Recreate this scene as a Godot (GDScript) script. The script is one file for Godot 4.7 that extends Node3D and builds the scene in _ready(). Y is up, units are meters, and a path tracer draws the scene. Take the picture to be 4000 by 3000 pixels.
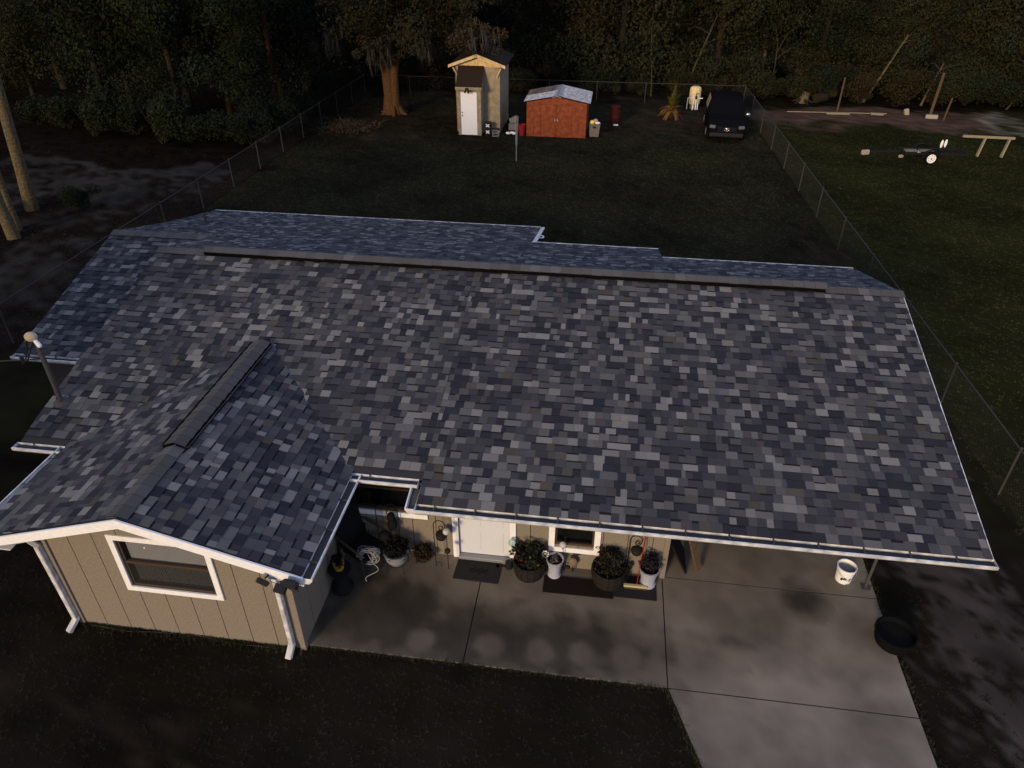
extends Node3D

# ---------------------------------------------------------------- camera, sky, sun, exposure
const CAM_AT := Vector3(-1.486, 9.715, 8.862)
const GROUND := -0.03
# main roof
const RZ := -4.296
const RY := 3.68
const PITCH := 0.271
const XL := -10.78
const XR := 4.235
const EZ := 0.655      # eave of the main slope beside the wing
const PZ := 1.08       # eave of the porch and carport slope
const PX := -3.955     # where the porch slope begins
# wing
const WX := -7.51
const WY := 3.067
const WE := 2.41       # half width to the eave
const WZ := 2.765      # front of the wing roof
const WWL := -9.40
const WWR := -5.65
const WWZ := 2.21

var rng := RandomNumberGenerator.new()
var used := {}
var M := {}

func setup_world() -> void:
	var cam := Camera3D.new()
	cam.name = "camera"
	cam.position = CAM_AT
	cam.rotation = Vector3(-0.5854, 0.1306, 0.0043)
	cam.fov = 56.4
	cam.far = 900.0
	cam.near = 0.1
	add_child(cam)
	var e := Environment.new()
	var sm := ProceduralSkyMaterial.new()
	sm.sky_top_color = Color(0.43, 0.47, 0.58)
	sm.sky_horizon_color = Color(0.61, 0.62, 0.66)
	sm.sky_curve = 0.12
	sm.ground_bottom_color = Color(0.10, 0.10, 0.09)
	sm.ground_horizon_color = Color(0.30, 0.30, 0.30)
	sm.sun_angle_max = 40.0
	sm.sun_curve = 0.12
	sm.energy_multiplier = 1.0
	var sky := Sky.new()
	sky.sky_material = sm
	e.background_mode = Environment.BG_SKY
	e.sky = sky
	e.background_energy_multiplier = 1.05
	e.tonemap_mode = Environment.TONE_MAPPER_LINEAR
	e.tonemap_exposure = 2.7
	e.sdfgi_enabled = true
	e.ssao_enabled = true
	e.ssil_enabled = true
	var we := WorldEnvironment.new()
	we.name = "environment"
	we.environment = e
	add_child(we)
	# the low, already soft evening sun stands behind the camera, a little to its left
	var sun := DirectionalLight3D.new()
	sun.name = "sun"
	sun.light_energy = 0.40
	sun.light_color = Color(1.0, 0.88, 0.72)
	sun.light_angular_distance = 12.0
	sun.shadow_enabled = true
	sun.look_at_from_position(Vector3(-0.36, 0.24, 0.90), Vector3.ZERO, Vector3.UP)
	add_child(sun)

# ---------------------------------------------------------------- mesh builder
class MB:
	var v := PackedVector3Array()
	var n := PackedVector3Array()
	var c := PackedColorArray()
	var col := Color.WHITE
	func tri(a: Vector3, b: Vector3, d: Vector3) -> void:
		var m := (d - a).cross(b - a).normalized()
		for p: Vector3 in [a, b, d]:
			v.append(p); n.append(m); c.append(col)
	func quad(a: Vector3, b: Vector3, d: Vector3, e: Vector3) -> void:
		var m := (d - a).cross(b - a)
		if m.length_squared() < 1e-16:
			m = (e - a).cross(d - a)
		m = m.normalized()
		v.append(a); v.append(b); v.append(d); v.append(a); v.append(d); v.append(e)
		for i in 6:
			n.append(m); c.append(col)
	func face(o: Vector3, u: Vector3, w: Vector3) -> void:
		quad(o - u - w, o - u + w, o + u + w, o + u - w)
	func box(o: Vector3, s: Vector3, b := Basis()) -> void:
		var x := b.x * s.x * 0.5
		var y := b.y * s.y * 0.5
		var z := b.z * s.z * 0.5
		face(o + z, x, y); face(o - z, -x, y)
		face(o + x, -z, y); face(o - x, z, y)
		face(o + y, x, -z); face(o - y, x, z)
	func rbox(o: Vector3, s: Vector3, r: float, b := Basis()) -> void:
		# a box with chamfered edges
		var h := s * 0.5
		var ax := [b.x, b.y, b.z]
		var hh := [h.x, h.y, h.z]
		for i in 3:
			var j := (i + 1) % 3
			var k := (i + 2) % 3
			for sg in [-1.0, 1.0]:
				var m: Vector3 = ax[i] * sg
				var u: Vector3 = ax[j] * (hh[j] - r)
				var w: Vector3 = ax[k] * (hh[k] - r) * sg
				face(o + m * hh[i], u, w)
		for i in 3:
			var j := (i + 1) % 3
			var k := (i + 2) % 3
			for sj in [-1.0, 1.0]:
				for sk in [-1.0, 1.0]:
					var a: Vector3 = o + ax[j] * sj * hh[j] + ax[k] * sk * (hh[k] - r)
					var d: Vector3 = o + ax[j] * sj * (hh[j] - r) + ax[k] * sk * hh[k]
					var e: Vector3 = ax[i] * (hh[i] - r)
					if sj * sk > 0: quad(a - e, a + e, d + e, d - e)
					else: quad(d - e, d + e, a + e, a - e)
		for si in [-1.0, 1.0]:
			for sj in [-1.0, 1.0]:
				for sk in [-1.0, 1.0]:
					var p: Vector3 = o + ax[0] * si * hh[0] + ax[1] * sj * (hh[1] - r) + ax[2] * sk * (hh[2] - r)
					var q: Vector3 = o + ax[0] * si * (hh[0] - r) + ax[1] * sj * hh[1] + ax[2] * sk * (hh[2] - r)
					var t: Vector3 = o + ax[0] * si * (hh[0] - r) + ax[1] * sj * (hh[1] - r) + ax[2] * sk * hh[2]
					if si * sj * sk > 0: tri(p, t, q)
					else: tri(p, q, t)
	func beam(p: Vector3, q: Vector3, w: float, h: float, r := 0.0) -> void:
		# a squared timber from p to q
		var d := (q - p)
		var l := d.length()
		d /= l
		var up := Vector3.UP if absf(d.y) < 0.95 else Vector3.RIGHT
		var x := up.cross(d).normalized()
		var y := d.cross(x)
		if r > 0.0: rbox((p + q) * 0.5, Vector3(w, h, l), r, Basis(x, y, d))
		else: box((p + q) * 0.5, Vector3(w, h, l), Basis(x, y, d))
	func tube(pts: Array, rad: Array, seg := 8, caps := true) -> void:
		var rings := []
		var up := Vector3.UP
		var cnt := pts.size()
		for i in cnt:
			var d: Vector3
			if i == 0: d = pts[1] - pts[0]
			elif i == cnt - 1: d = pts[i] - pts[i - 1]
			else: d = pts[i + 1] - pts[i - 1]
			d = d.normalized()
			if absf(d.dot(up)) > 0.98: up = Vector3.RIGHT if absf(d.x) < 0.9 else Vector3.BACK
			var x := up.cross(d).normalized()
			var y := d.cross(x)
			up = y
			rings.append([pts[i], x, y, rad[mini(i, rad.size() - 1)], d])
		for i in cnt - 1:
			var A: Array = rings[i]
			var B: Array = rings[i + 1]
			for k in seg:
				var t0 := TAU * k / seg
				var t1 := TAU * (k + 1) / seg
				var na0: Vector3 = A[1] * cos(t0) + A[2] * sin(t0)
				var na1: Vector3 = A[1] * cos(t1) + A[2] * sin(t1)
				var nb0: Vector3 = B[1] * cos(t0) + B[2] * sin(t0)
				var nb1: Vector3 = B[1] * cos(t1) + B[2] * sin(t1)
				var a: Vector3 = A[0] + na0 * A[3]
				var b: Vector3 = A[0] + na1 * A[3]
				var d2: Vector3 = B[0] + nb1 * B[3]
				var e: Vector3 = B[0] + nb0 * B[3]
				v.append(a); v.append(e); v.append(d2); v.append(a); v.append(d2); v.append(b)
				n.append(na0); n.append(nb0); n.append(nb1); n.append(na0); n.append(nb1); n.append(na1)
				for q in 6: c.append(col)
		if caps:
			for s in [0, cnt - 1]:
				var A: Array = rings[s]
				var o: Vector3 = A[0]
				for k in seg:
					var t0 := TAU * k / seg
					var t1 := TAU * (k + 1) / seg
					var a: Vector3 = o + (A[1] * cos(t0) + A[2] * sin(t0)) * A[3]
					var b: Vector3 = o + (A[1] * cos(t1) + A[2] * sin(t1)) * A[3]
					if s == 0: tri(o, a, b)
					else: tri(o, b, a)
	func cyl(p: Vector3, q: Vector3, r0: float, r1: float, seg := 10) -> void:
		tube([p, q], [r0, r1], seg)
	func lathe(o: Vector3, prof: Array, seg := 20, b := Basis()) -> void:
		# prof: Vector2(radius, height) from the bottom to the top
		for i in prof.size() - 1:
			var p: Vector2 = prof[i]
			var q: Vector2 = prof[i + 1]
			var nn := Vector2(q.y - p.y, p.x - q.x).normalized()
			for k in seg:
				var t0 := TAU * k / seg
				var t1 := TAU * (k + 1) / seg
				var d0 := b * Vector3(cos(t0), 0, sin(t0))
				var d1 := b * Vector3(cos(t1), 0, sin(t1))
				var a := o + d0 * p.x + b.y * p.y
				var e := o + d1 * p.x + b.y * p.y
				var f := o + d1 * q.x + b.y * q.y
				var g := o + d0 * q.x + b.y * q.y
				var n0 := (d0 * nn.x + b.y * nn.y).normalized()
				var n1 := (d1 * nn.x + b.y * nn.y).normalized()
				v.append(a); v.append(e); v.append(f); v.append(a); v.append(f); v.append(g)
				n.append(n0); n.append(n1); n.append(n1); n.append(n0); n.append(n1); n.append(n0)
				for z in 6: c.append(col)
	func ball(o: Vector3, r: Vector3, seg := 12, rings := 8) -> void:
		for i in rings:
			var a0 := PI * i / rings - PI / 2
			var a1 := PI * (i + 1) / rings - PI / 2
			for k in seg:
				var t0 := TAU * k / seg
				var t1 := TAU * (k + 1) / seg
				var P := [Vector3(cos(a0) * cos(t0), sin(a0), cos(a0) * sin(t0)), Vector3(cos(a0) * cos(t1), sin(a0), cos(a0) * sin(t1)), Vector3(cos(a1) * cos(t1), sin(a1), cos(a1) * sin(t1)), Vector3(cos(a1) * cos(t0), sin(a1), cos(a1) * sin(t0))]
				for q in [0, 1, 2, 0, 2, 3]:
					var p: Vector3 = P[q]
					v.append(o + p * r); n.append((p / r).normalized()); c.append(col)
	func prism(poly: Array, o: Vector3, u: Vector3, w: Vector3, depth: Vector3) -> void:
		# poly: Vector2 outline in the (u, w) plane, pushed along depth
		var a := PackedVector2Array(poly)
		if Geometry2D.is_polygon_clockwise(a): a.reverse()
		var flip := u.cross(w).dot(depth) < 0.0
		var ix := Geometry2D.triangulate_polygon(a)
		for i in range(0, ix.size(), 3):
			var p := o + u * a[ix[i]].x + w * a[ix[i]].y
			var q := o + u * a[ix[i + 1]].x + w * a[ix[i + 1]].y
			var r := o + u * a[ix[i + 2]].x + w * a[ix[i + 2]].y
			var f := (a[ix[i + 1]] - a[ix[i]]).cross(a[ix[i + 2]] - a[ix[i]]) > 0.0
			if f == flip:
				tri(p, q, r); tri(p + depth, r + depth, q + depth)
			else:
				tri(p, r, q); tri(p + depth, q + depth, r + depth)
			# (both caps face outwards)
		for i in a.size():
			var j := (i + 1) % a.size()
			var p := o + u * a[i].x + w * a[i].y
			var q := o + u * a[j].x + w * a[j].y
			if flip: quad(p, q, q + depth, p + depth)
			else: quad(q, p, p + depth, q + depth)
	func mesh() -> ArrayMesh:
		var arr := []
		arr.resize(Mesh.ARRAY_MAX)
		arr[Mesh.ARRAY_VERTEX] = v
		arr[Mesh.ARRAY_NORMAL] = n
		arr[Mesh.ARRAY_COLOR] = c
		var m := ArrayMesh.new()
		m.add_surface_from_arrays(Mesh.PRIMITIVE_TRIANGLES, arr)
		return m

# ---------------------------------------------------------------- nodes
func called(what: String) -> String:
	if not used.has(what):
		used[what] = 0
		return what
	used[what] += 1
	return "%s_%03d" % [what, used[what]]

func tag(o: Node, label: String, category: String, group := "") -> void:
	o.set_meta("label", label)
	o.set_meta("category", category)
	if group != "": o.set_meta("group", group)

func thing(what: String, label: String, category: String, at := Vector3.ZERO, turn := 0.0, group := "") -> Node3D:
	var o := Node3D.new()
	o.name = called(what)
	add_child(o)
	o.position = at
	o.rotation.y = turn
	tag(o, label, category, group)
	return o

func part(mb: MB, what: String, m: Material, parent: Node = self, kind := "") -> MeshInstance3D:
	var o := MeshInstance3D.new()
	o.name = what if parent != self else called(what)
	o.mesh = mb.mesh()
	o.material_override = m
	if kind != "": o.set_meta("kind", kind)
	parent.add_child(o, true)
	return o

func share(mesh: Mesh, what: String, m: Material, parent: Node, at := Transform3D()) -> MeshInstance3D:
	var o := MeshInstance3D.new()
	o.name = what
	o.mesh = mesh
	o.material_override = m
	o.transform = at
	parent.add_child(o, true)
	return o

func single(mb: MB, what: String, m: Material, label: String, category: String, group := "") -> MeshInstance3D:
	var o := part(mb, what, m)
	tag(o, label, category, group)
	return o

# ---------------------------------------------------------------- materials
func grain(freq: float, lo: float, hi: float, sd: int, octaves := 4, size := 256, cell := false) -> NoiseTexture2D:
	var f := FastNoiseLite.new()
	f.seed = sd
	f.noise_type = FastNoiseLite.TYPE_CELLULAR if cell else FastNoiseLite.TYPE_SIMPLEX_SMOOTH
	f.frequency = freq
	f.fractal_octaves = octaves
	var t := NoiseTexture2D.new()
	t.width = size
	t.height = size
	t.seamless = true
	t.noise = f
	var g := Gradient.new()
	g.set_color(0, Color(lo, lo, lo))
	g.set_color(1, Color(hi, hi, hi))
	t.color_ramp = g
	return t

func mat(r: float, g: float, b: float, rough := 0.8, tex: Texture2D = null, scale := 1.0, bump := 0.0) -> StandardMaterial3D:
	var m := StandardMaterial3D.new()
	m.albedo_color = Color(r, g, b).linear_to_srgb()
	m.roughness = rough
	m.metallic_specular = 0.25
	if tex:
		m.albedo_texture = tex
		m.uv1_triplanar = true
		m.uv1_world_triplanar = true
		m.uv1_scale = Vector3.ONE * scale
		if bump != 0.0:
			m.heightmap_enabled = true
			m.heightmap_texture = tex
			m.heightmap_scale = bump
	return m

func vmat(rough := 0.9, tex: Texture2D = null, scale := 1.0, bump := 0.0) -> StandardMaterial3D:
	var m := mat(1, 1, 1, rough, tex, scale, bump)
	m.vertex_color_use_as_albedo = true
	return m

func setup_materials() -> void:
	var fine := grain(0.09, 0.72, 1.0, 3, 3)
	var soft := grain(0.02, 0.78, 1.0, 5, 5)
	var granule := grain(0.22, 0.55, 1.0, 7, 2)
	var woodn := grain(0.03, 0.6, 1.0, 9, 5)
	var rust := grain(0.018, 0.35, 1.0, 11, 5)
	M.white = mat(0.80, 0.80, 0.79, 0.55, grain(0.03, 0.93, 1.0, 4, 4), 1.5)
	M.gutter = mat(0.76, 0.76, 0.75, 0.5, grain(0.02, 0.66, 1.0, 6, 6), 0.8)
	M.debris = mat(0.07, 0.07, 0.068, 0.95, fine, 6.0)
	M.siding = mat(0.225, 0.192, 0.148, 0.8, grain(0.05, 0.86, 1.0, 8, 5), 1.6, 0.06)
	M.sheath = mat(0.06, 0.053, 0.045, 0.95)
	M.shingle = vmat(0.93, granule, 4.0, 0.12)
	M.deck = mat(0.03, 0.03, 0.033, 0.95)
	M.black = mat(0.004, 0.004, 0.004, 1.0)
	M.black.metallic_specular = 0.0
	M.blackrough = mat(0.014, 0.014, 0.015, 0.9, fine, 5.0)
	M.plastic = mat(0.016, 0.016, 0.017, 0.4)
	M.concrete = vmat(0.92, grain(0.12, 0.74, 1.0, 13, 4), 2.3, 0.05)
	M.dark = mat(0.010, 0.010, 0.011, 0.9)
	M.room = mat(0.020, 0.019, 0.018, 0.9)
	M.blind = mat(0.62, 0.62, 0.60, 0.6)
	M.bronze = mat(0.06, 0.042, 0.028, 0.5)
	M.glass = StandardMaterial3D.new()
	M.glass.transparency = BaseMaterial3D.TRANSPARENCY_ALPHA
	M.glass.albedo_color = Color(0.06, 0.07, 0.07, 0.25)
	M.glass.roughness = 0.04
	M.screen = mat(0.02, 0.02, 0.02, 0.9)
	M.iron = mat(0.016, 0.015, 0.014, 0.55)
	M.galv = mat(0.30, 0.31, 0.32, 0.45)
	M.galv.metallic = 0.5
	M.wire = mat(0.040, 0.039, 0.036, 0.8)
	M.wood = mat(0.16, 0.10, 0.055, 0.85, woodn, 2.0, 0.1)
	M.greywood = mat(0.22, 0.19, 0.14, 0.9, woodn, 2.0, 0.1)
	M.barrel = mat(0.028, 0.022, 0.018, 0.85, woodn, 3.0, 0.15)
	M.bark = mat(0.045, 0.034, 0.024, 0.95, grain(0.05, 0.35, 1.0, 15, 5), 1.2, 1.2)
	M.palebark = mat(0.17, 0.135, 0.072, 0.9, grain(0.03, 0.45, 1.0, 16, 5), 1.2, 0.6)
	M.orangeglowbark = mat(0.18, 0.095, 0.040, 0.95, grain(0.05, 0.35, 1.0, 17, 5), 1.0, 1.5)  # brown bark pushed orange and brighter to stand for low sun on it
	M.leaf = vmat(0.92)
	M.leaf.metallic_specular = 0.1
	M.leaf.backlight_enabled = true
	M.leaf.backlight = Color(0.06, 0.07, 0.03)
	M.grass = vmat(0.95)
	M.grass.metallic_specular = 0.05
	M.ground = vmat(0.97, grain(0.16, 0.45, 1.0, 19, 4), 1.7, 1.2)
	M.ground.metallic_specular = 0.0
	M.beige = mat(0.32, 0.265, 0.175, 0.85, soft, 0.6, 0.05)  # beige, warmed and lightened so the colour holds evening sun glow
	M.trimsunglow = mat(0.66, 0.48, 0.24, 0.7, soft, 0.8)  # golden tone stands for warm evening sun on trim and gable
	M.brownroof = mat(0.035, 0.022, 0.015, 0.95, granule, 3.0)
	M.redmetal = mat(0.26, 0.064, 0.024, 0.65, grain(0.02, 0.72, 1.0, 31, 4), 0.7)
	M.tin = mat(0.55, 0.56, 0.57, 0.5, grain(0.02, 0.55, 1.0, 21, 5), 0.8)
	M.rustmetal = mat(0.09, 0.035, 0.02, 0.85, rust, 2.0)
	M.tank = mat(0.80, 0.66, 0.34, 0.55, soft, 1.0)  # cream, its colour warmed to carry the golden sun
	M.pvc = mat(0.75, 0.74, 0.70, 0.5)
	M.soil = mat(0.009, 0.008, 0.007, 0.98, fine, 8.0)
	M.chrome = mat(0.55, 0.55, 0.56, 0.2)
	M.chrome.metallic = 0.9
	M.carpaint = mat(0.004, 0.004, 0.005, 0.5)
	M.carpaint.metallic_specular = 0.07
	M.carglass = mat(0.004, 0.005, 0.008, 0.15)
	M.carglass.metallic_specular = 0.12
	M.rubber = mat(0.006, 0.006, 0.006, 0.9)
	M.rubber.metallic_specular = 0.1
	M.tin2 = mat(0.20, 0.16, 0.14, 0.7, rust, 1.2)
	M.greyplastic = mat(0.17, 0.155, 0.13, 0.7, soft, 1.5)
	M.red = mat(0.20, 0.012, 0.012, 0.6)
	M.yellow = mat(0.70, 0.62, 0.10, 0.6)
	M.pink = mat(0.45, 0.20, 0.30, 0.7)
	M.drum = mat(0.10, 0.015, 0.010, 0.75, rust, 1.0)
	M.chromedull = mat(0.10, 0.10, 0.11, 0.3)
	M.palewood = mat(0.38, 0.32, 0.20, 0.85, woodn, 2.0, 0.1)
	M.paleconc = mat(0.38, 0.34, 0.26, 0.9, soft, 3.0)
	M.post = mat(0.13, 0.085, 0.045, 0.9, woodn, 2.0, 0.2)
	M.rustbark = mat(0.055, 0.022, 0.012, 0.95, grain(0.05, 0.35, 1.0, 23, 5), 1.2)
	M.ceramic = mat(0.42, 0.44, 0.50, 0.45, soft, 3.0)
	M.greypot = mat(0.24, 0.25, 0.28, 0.6, soft, 3.0)
	M.gold = mat(0.30, 0.19, 0.03, 0.5)
	M.rope = mat(0.30, 0.29, 0.28, 0.9)
	M.mat_grey = mat(0.030, 0.030, 0.030, 1.0, fine, 9.0, 0.2)
	M.mat_brown = mat(0.018, 0.011, 0.010, 1.0, fine, 9.0, 0.2)
	M.mat_ink = mat(0.010, 0.010, 0.010, 1.0)
	M.teal = mat(0.20, 0.42, 0.45, 0.5)
	M.globe = mat(0.45, 0.44, 0.42, 0.25)
	M.tan = mat(0.16, 0.12, 0.085, 0.7)
	M.handle = mat(0.22, 0.010, 0.008, 0.4)
	M.bristle = mat(0.42, 0.36, 0.20, 0.9)
	M.moss = vmat(0.95)
	M.galv2 = mat(0.075, 0.072, 0.066, 0.7, soft, 4.0)
	M.tanhead = mat(0.42, 0.33, 0.20, 0.7)
	M.twig = mat(0.085, 0.070, 0.040, 0.95, grain(0.03, 0.5, 1.0, 26, 4), 1.2)
	M.door = mat(0.56, 0.575, 0.60, 0.5)
	M.mound = mat(0.16, 0.12, 0.07, 0.95)

# ---------------------------------------------------------------- the house
var tabs: Array = []   # every roof shingle tab before it is built: [distance, corners ...]

func slope_y(z: float) -> float:
	return RY - PITCH * absf(z - RZ)

func wing_y(x: float) -> float:
	return WY - (WY - slope_y(EZ)) / WE * absf(x - WX)

func tone(r: RandomNumberGenerator) -> Color:
	var k := r.randf()
	var c: Color
	if k < 0.18: c = Color(0.038, 0.040, 0.050)
	elif k < 0.45: c = Color(0.062, 0.063, 0.072)
	elif k < 0.68: c = Color(0.095, 0.095, 0.099)
	elif k < 0.85: c = Color(0.150, 0.147, 0.143)
	elif k < 0.955: c = Color(0.250, 0.242, 0.226)
	elif k < 0.975: c = Color(0.090, 0.076, 0.086)
	else: c = Color(0.100, 0.092, 0.076)
	var f := r.randf_range(0.86, 1.14)
	return Color(c.r * f, c.g * f, c.b * f)

# lay courses of laminated shingles on a plane: o = left end of the eave, u along the eave, s up the slope
func lay(o: Vector3, u: Vector3, s: Vector3, width: float, length: float, keep: Callable, sd: int) -> void:
	var r := RandomNumberGenerator.new()
	r.seed = sd
	var nn := s.cross(u).normalized()
	if nn.y < 0: nn = -nn
	var flip := u.cross(s).dot(nn) < 0
	var ex := 0.144
	var rows := int(length / ex)
	ex = length / rows
	for k in rows:
		var s0 := k * ex
		var a := -r.randf() * 0.2
		var raised := r.randf() < 0.5
		while a < width:
			var w: float
			var q := r.randf()
			if raised: w = r.randf_range(0.12, 0.20) if q < 0.8 else r.randf_range(0.06, 0.11)
			else: w = r.randf_range(0.10, 0.19) if q < 0.75 else r.randf_range(0.19, 0.28)
			var a0 := maxf(a, 0.0)
			var a1 := minf(a + w, width)
			a += w
			if a1 - a0 < 0.012: continue
			var mid := o + u * (a0 + a1) * 0.5 + s * (s0 + ex * 0.5)
			if keep.call(mid):
				var bot := s0 - 0.004 + (r.randf_range(-0.002, 0.002))
				if k == 0: bot = -0.02
				tabs.append([mid.distance_to(CAM_AT), o + u * a0 + s * bot, u * (a1 - a0), s * (s0 - bot + ex + 0.022), nn, 0.017 if raised else 0.010, tone(r), raised, r.randf() < 0.55, flip, s * ex])
			raised = not raised if r.randf() < 0.82 else raised

func add_tab(mb: MB, t: Array, org := Vector3.ZERO) -> void:
	var o: Vector3 = t[1] - org
	var u: Vector3 = t[2]
	var s: Vector3 = t[3]
	var nn: Vector3 = t[4]
	var h: float = t[5]
	var col: Color = t[6]
	var raised: bool = t[7]
	var flip: bool = t[9]
	var top := 0.006 if raised else 0.0025
	var a := o + nn * h
	var b := o + u + nn * h
	var c := o + u + s + nn * top
	var d := o + s + nn * top
	mb.col = col
	if not raised and t[8]:
		# the dark granule band that the maker prints below the course above
		var ex: Vector3 = t[10]
		var f := (ex.length() - 0.027) / s.length()
		var e1 := a.lerp(d, f)
		var e2 := b.lerp(c, f)
		if flip: mb.quad(b, e2, e1, a)
		else: mb.quad(a, e1, e2, b)
		mb.col = Color(0.022, 0.022, 0.026)
		if flip: mb.quad(e2, c, d, e1)
		else: mb.quad(e1, d, c, e2)
		mb.col = col
	else:
		if flip: mb.quad(b, c, d, a)
		else: mb.quad(a, d, c, b)
	mb.col = Color(col.r * 0.7, col.g * 0.7, col.b * 0.7)
	if flip: mb.quad(o + u, b, a, o)
	else: mb.quad(o, a, b, o + u)
	if raised:
		if flip:
			mb.quad(o, a, d, o + s); mb.quad(o + u + s, c, b, o + u)
		else:
			mb.quad(o + s, d, a, o); mb.quad(o + u, b, c, o + u + s)
	mb.col = Color.WHITE

func cap_row(parent: Node, p: Vector3, q: Vector3, side_a: Vector3, side_b: Vector3, lift: float, sd: int, half := 0.168) -> void:
	# ridge cap shingles from p to q, each bent over the ridge and lapping the next
	var r := RandomNumberGenerator.new()
	r.seed = sd
	var d := q - p
	var cnt := int(d.length() / 0.2)
	var st := d / cnt
	var up := Vector3.UP * lift
	for i in cnt:
		var mb := MB.new()
		var f := r.randf_range(0.82, 1.08) if r.randf() < 0.9 else 1.25
		if half > 0.2: f = r.randf_range(0.78, 0.94)
		mb.col = Color(0.132 * f, 0.128 * f, 0.120 * f)
		var w := half + r.randf_range(-0.006, 0.006)
		var h0 := 0.016
		var h1 := 0.010
		var a := p + st * i + up
		var b := a + st * 1.12
		var la0 := a + side_a * w + Vector3.UP * h0
		var lb0 := b + side_a * w + Vector3.UP * h1
		var ra0 := a + side_b * w + Vector3.UP * h0
		var rb0 := b + side_b * w + Vector3.UP * h1
		var ta := a + Vector3.UP * (h0 + 0.012)
		var tb := b + Vector3.UP * (h1 + 0.012)
		var sa := side_a.cross(st).y > 0
		if sa:
			mb.quad(la0, ta, tb, lb0); mb.quad(ta, ra0, rb0, tb)
		else:
			mb.quad(lb0, tb, ta, la0); mb.quad(tb, rb0, ra0, ta)
		mb.col = Color(0.03, 0.03, 0.03)
		var t := Vector3.UP * 0.008
		mb.quad(la0 - t, la0, ta, ta - t); mb.quad(ta - t, ta, ra0, ra0 - t)
		mb.quad(la0 - t, lb0 - t, lb0, la0); mb.quad(ra0, rb0, rb0 - t, ra0 - t)
		part(mb, "ridge_cap", M.shingle, parent)

func gutter(parent: Node, p: Vector3, q: Vector3, out: Vector3, cap_p := true, cap_q := true) -> Node:
	var mb := MB.new()
	var a := (q - p).normalized()
	var prof := [Vector2(0.000, 0), Vector2(0.000, -0.105), Vector2(0.105, -0.105), Vector2(0.131, -0.075), Vector2(0.156, -0.045), Vector2(0.160, 0.0), Vector2(0.138, 0.003), Vector2(0.138, -0.012), Vector2(0.152, -0.014), Vector2(0.148, -0.042), Vector2(0.124, -0.072), Vector2(0.101, -0.100), Vector2(0.006, -0.100), Vector2(0.006, 0)]
	mb.prism(prof, p, out, Vector3.UP, q - p)
	var full := [Vector2(0.000, 0), Vector2(0.000, -0.105), Vector2(0.105, -0.105), Vector2(0.131, -0.075), Vector2(0.156, -0.045), Vector2(0.160, 0.0)]
	if cap_p: mb.prism(full, p - a * 0.003, out, Vector3.UP, a * 0.0025)
	if cap_q: mb.prism(full, q + a * 0.0005, out, Vector3.UP, a * 0.0025)
	var g := part(mb, "gutter", M.gutter, parent)
	var bed := MB.new()
	var n := maxi(2, int((q - p).length() / 0.12))
	for i in n:
		var x0 := p.lerp(q, float(i) / n) + a * (0.002 if i == 0 else 0.0)
		var x1 := p.lerp(q, float(i + 1) / n)
		var y0 := -0.046 + 0.006 * sin(i * 1.7)
		var y1 := -0.046 + 0.006 * sin((i + 1) * 1.7)
		var A := x0 + out * 0.006 + Vector3.UP * y0
		var B := x1 + out * 0.006 + Vector3.UP * y1
		var C := x1 + out * 0.126 + Vector3.UP * (y1 - 0.006)
		var D := x0 + out * 0.126 + Vector3.UP * (y0 - 0.006)
		if a.cross(out).y < 0: bed.quad(A, B, C, D)
		else: bed.quad(D, C, B, A)
	part(bed, "leaf_debris", M.debris, g)
	var c := int((q - p).length() / 0.62)
	for i in c:
		var hb := MB.new()
		var o := p + a * (0.3 + i * 0.62)
		hb.box(o + out * 0.072 + Vector3.UP * -0.012, Vector3(0.130, 0.006, 0.022), Basis(out, Vector3.UP, out.cross(Vector3.UP)))
		hb.cyl(o + out * 0.012 + Vector3.UP * -0.008, o + out * 0.012 + Vector3.UP * 0.012, 0.012, 0.012, 6)
		part(hb, "hanger", M.galv2, g)
	return g

func sided(parent: Node, o: Vector3, u: Vector3, out: Vector3, width: float, top: Callable, holes: Array, pitch := 0.4167, lo := -0.05) -> void:
	# a wall of grooved vertical boards; holes: Rect2 in (along, up)
	var n := int(ceil(width / pitch - 0.05))
	for i in n:
		var x0 := i * pitch + 0.006
		var x1 := minf((i + 1) * pitch, width) - 0.006
		var todo := [[x0, x1, lo, 99.0]]
		for h: Rect2 in holes:
			var next := []
			for q in todo:
				if q[1] <= h.position.x or q[0] >= h.end.x or q[2] >= h.end.y or q[3] <= h.position.y:
					next.append(q)
					continue
				if q[0] < h.position.x - 0.01: next.append([q[0], h.position.x, q[2], q[3]])
				if q[1] > h.end.x + 0.01: next.append([h.end.x, q[1], q[2], q[3]])
				var m0 := maxf(q[0], h.position.x)
				var m1 := minf(q[1], h.end.x)
				if q[2] < h.position.y: next.append([m0, m1, q[2], h.position.y])
				if q[3] > h.end.y: next.append([m0, m1, h.end.y, q[3]])
			todo = next
		for q in todo:
			var t0: float = minf(q[3], top.call(q[0]))
			var t1: float = minf(q[3], top.call(q[1]))
			if minf(t0, t1) <= q[2] + 0.01: continue
			var mb := MB.new()
			var poly := [Vector2(q[0], q[2]), Vector2(q[1], q[2]), Vector2(q[1], t1)]
			# the roof peak may lie inside the board
			for k in 3:
				var xm := lerpf(q[1], q[0], (k + 1) / 4.0)
				poly.append(Vector2(xm, minf(q[3], top.call(xm))))
			poly.append(Vector2(q[0], t0))
			mb.prism(poly, o - out * 0.002, u, Vector3.UP, out * 0.020)
			part(mb, "siding_board", M.siding, parent)

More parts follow.
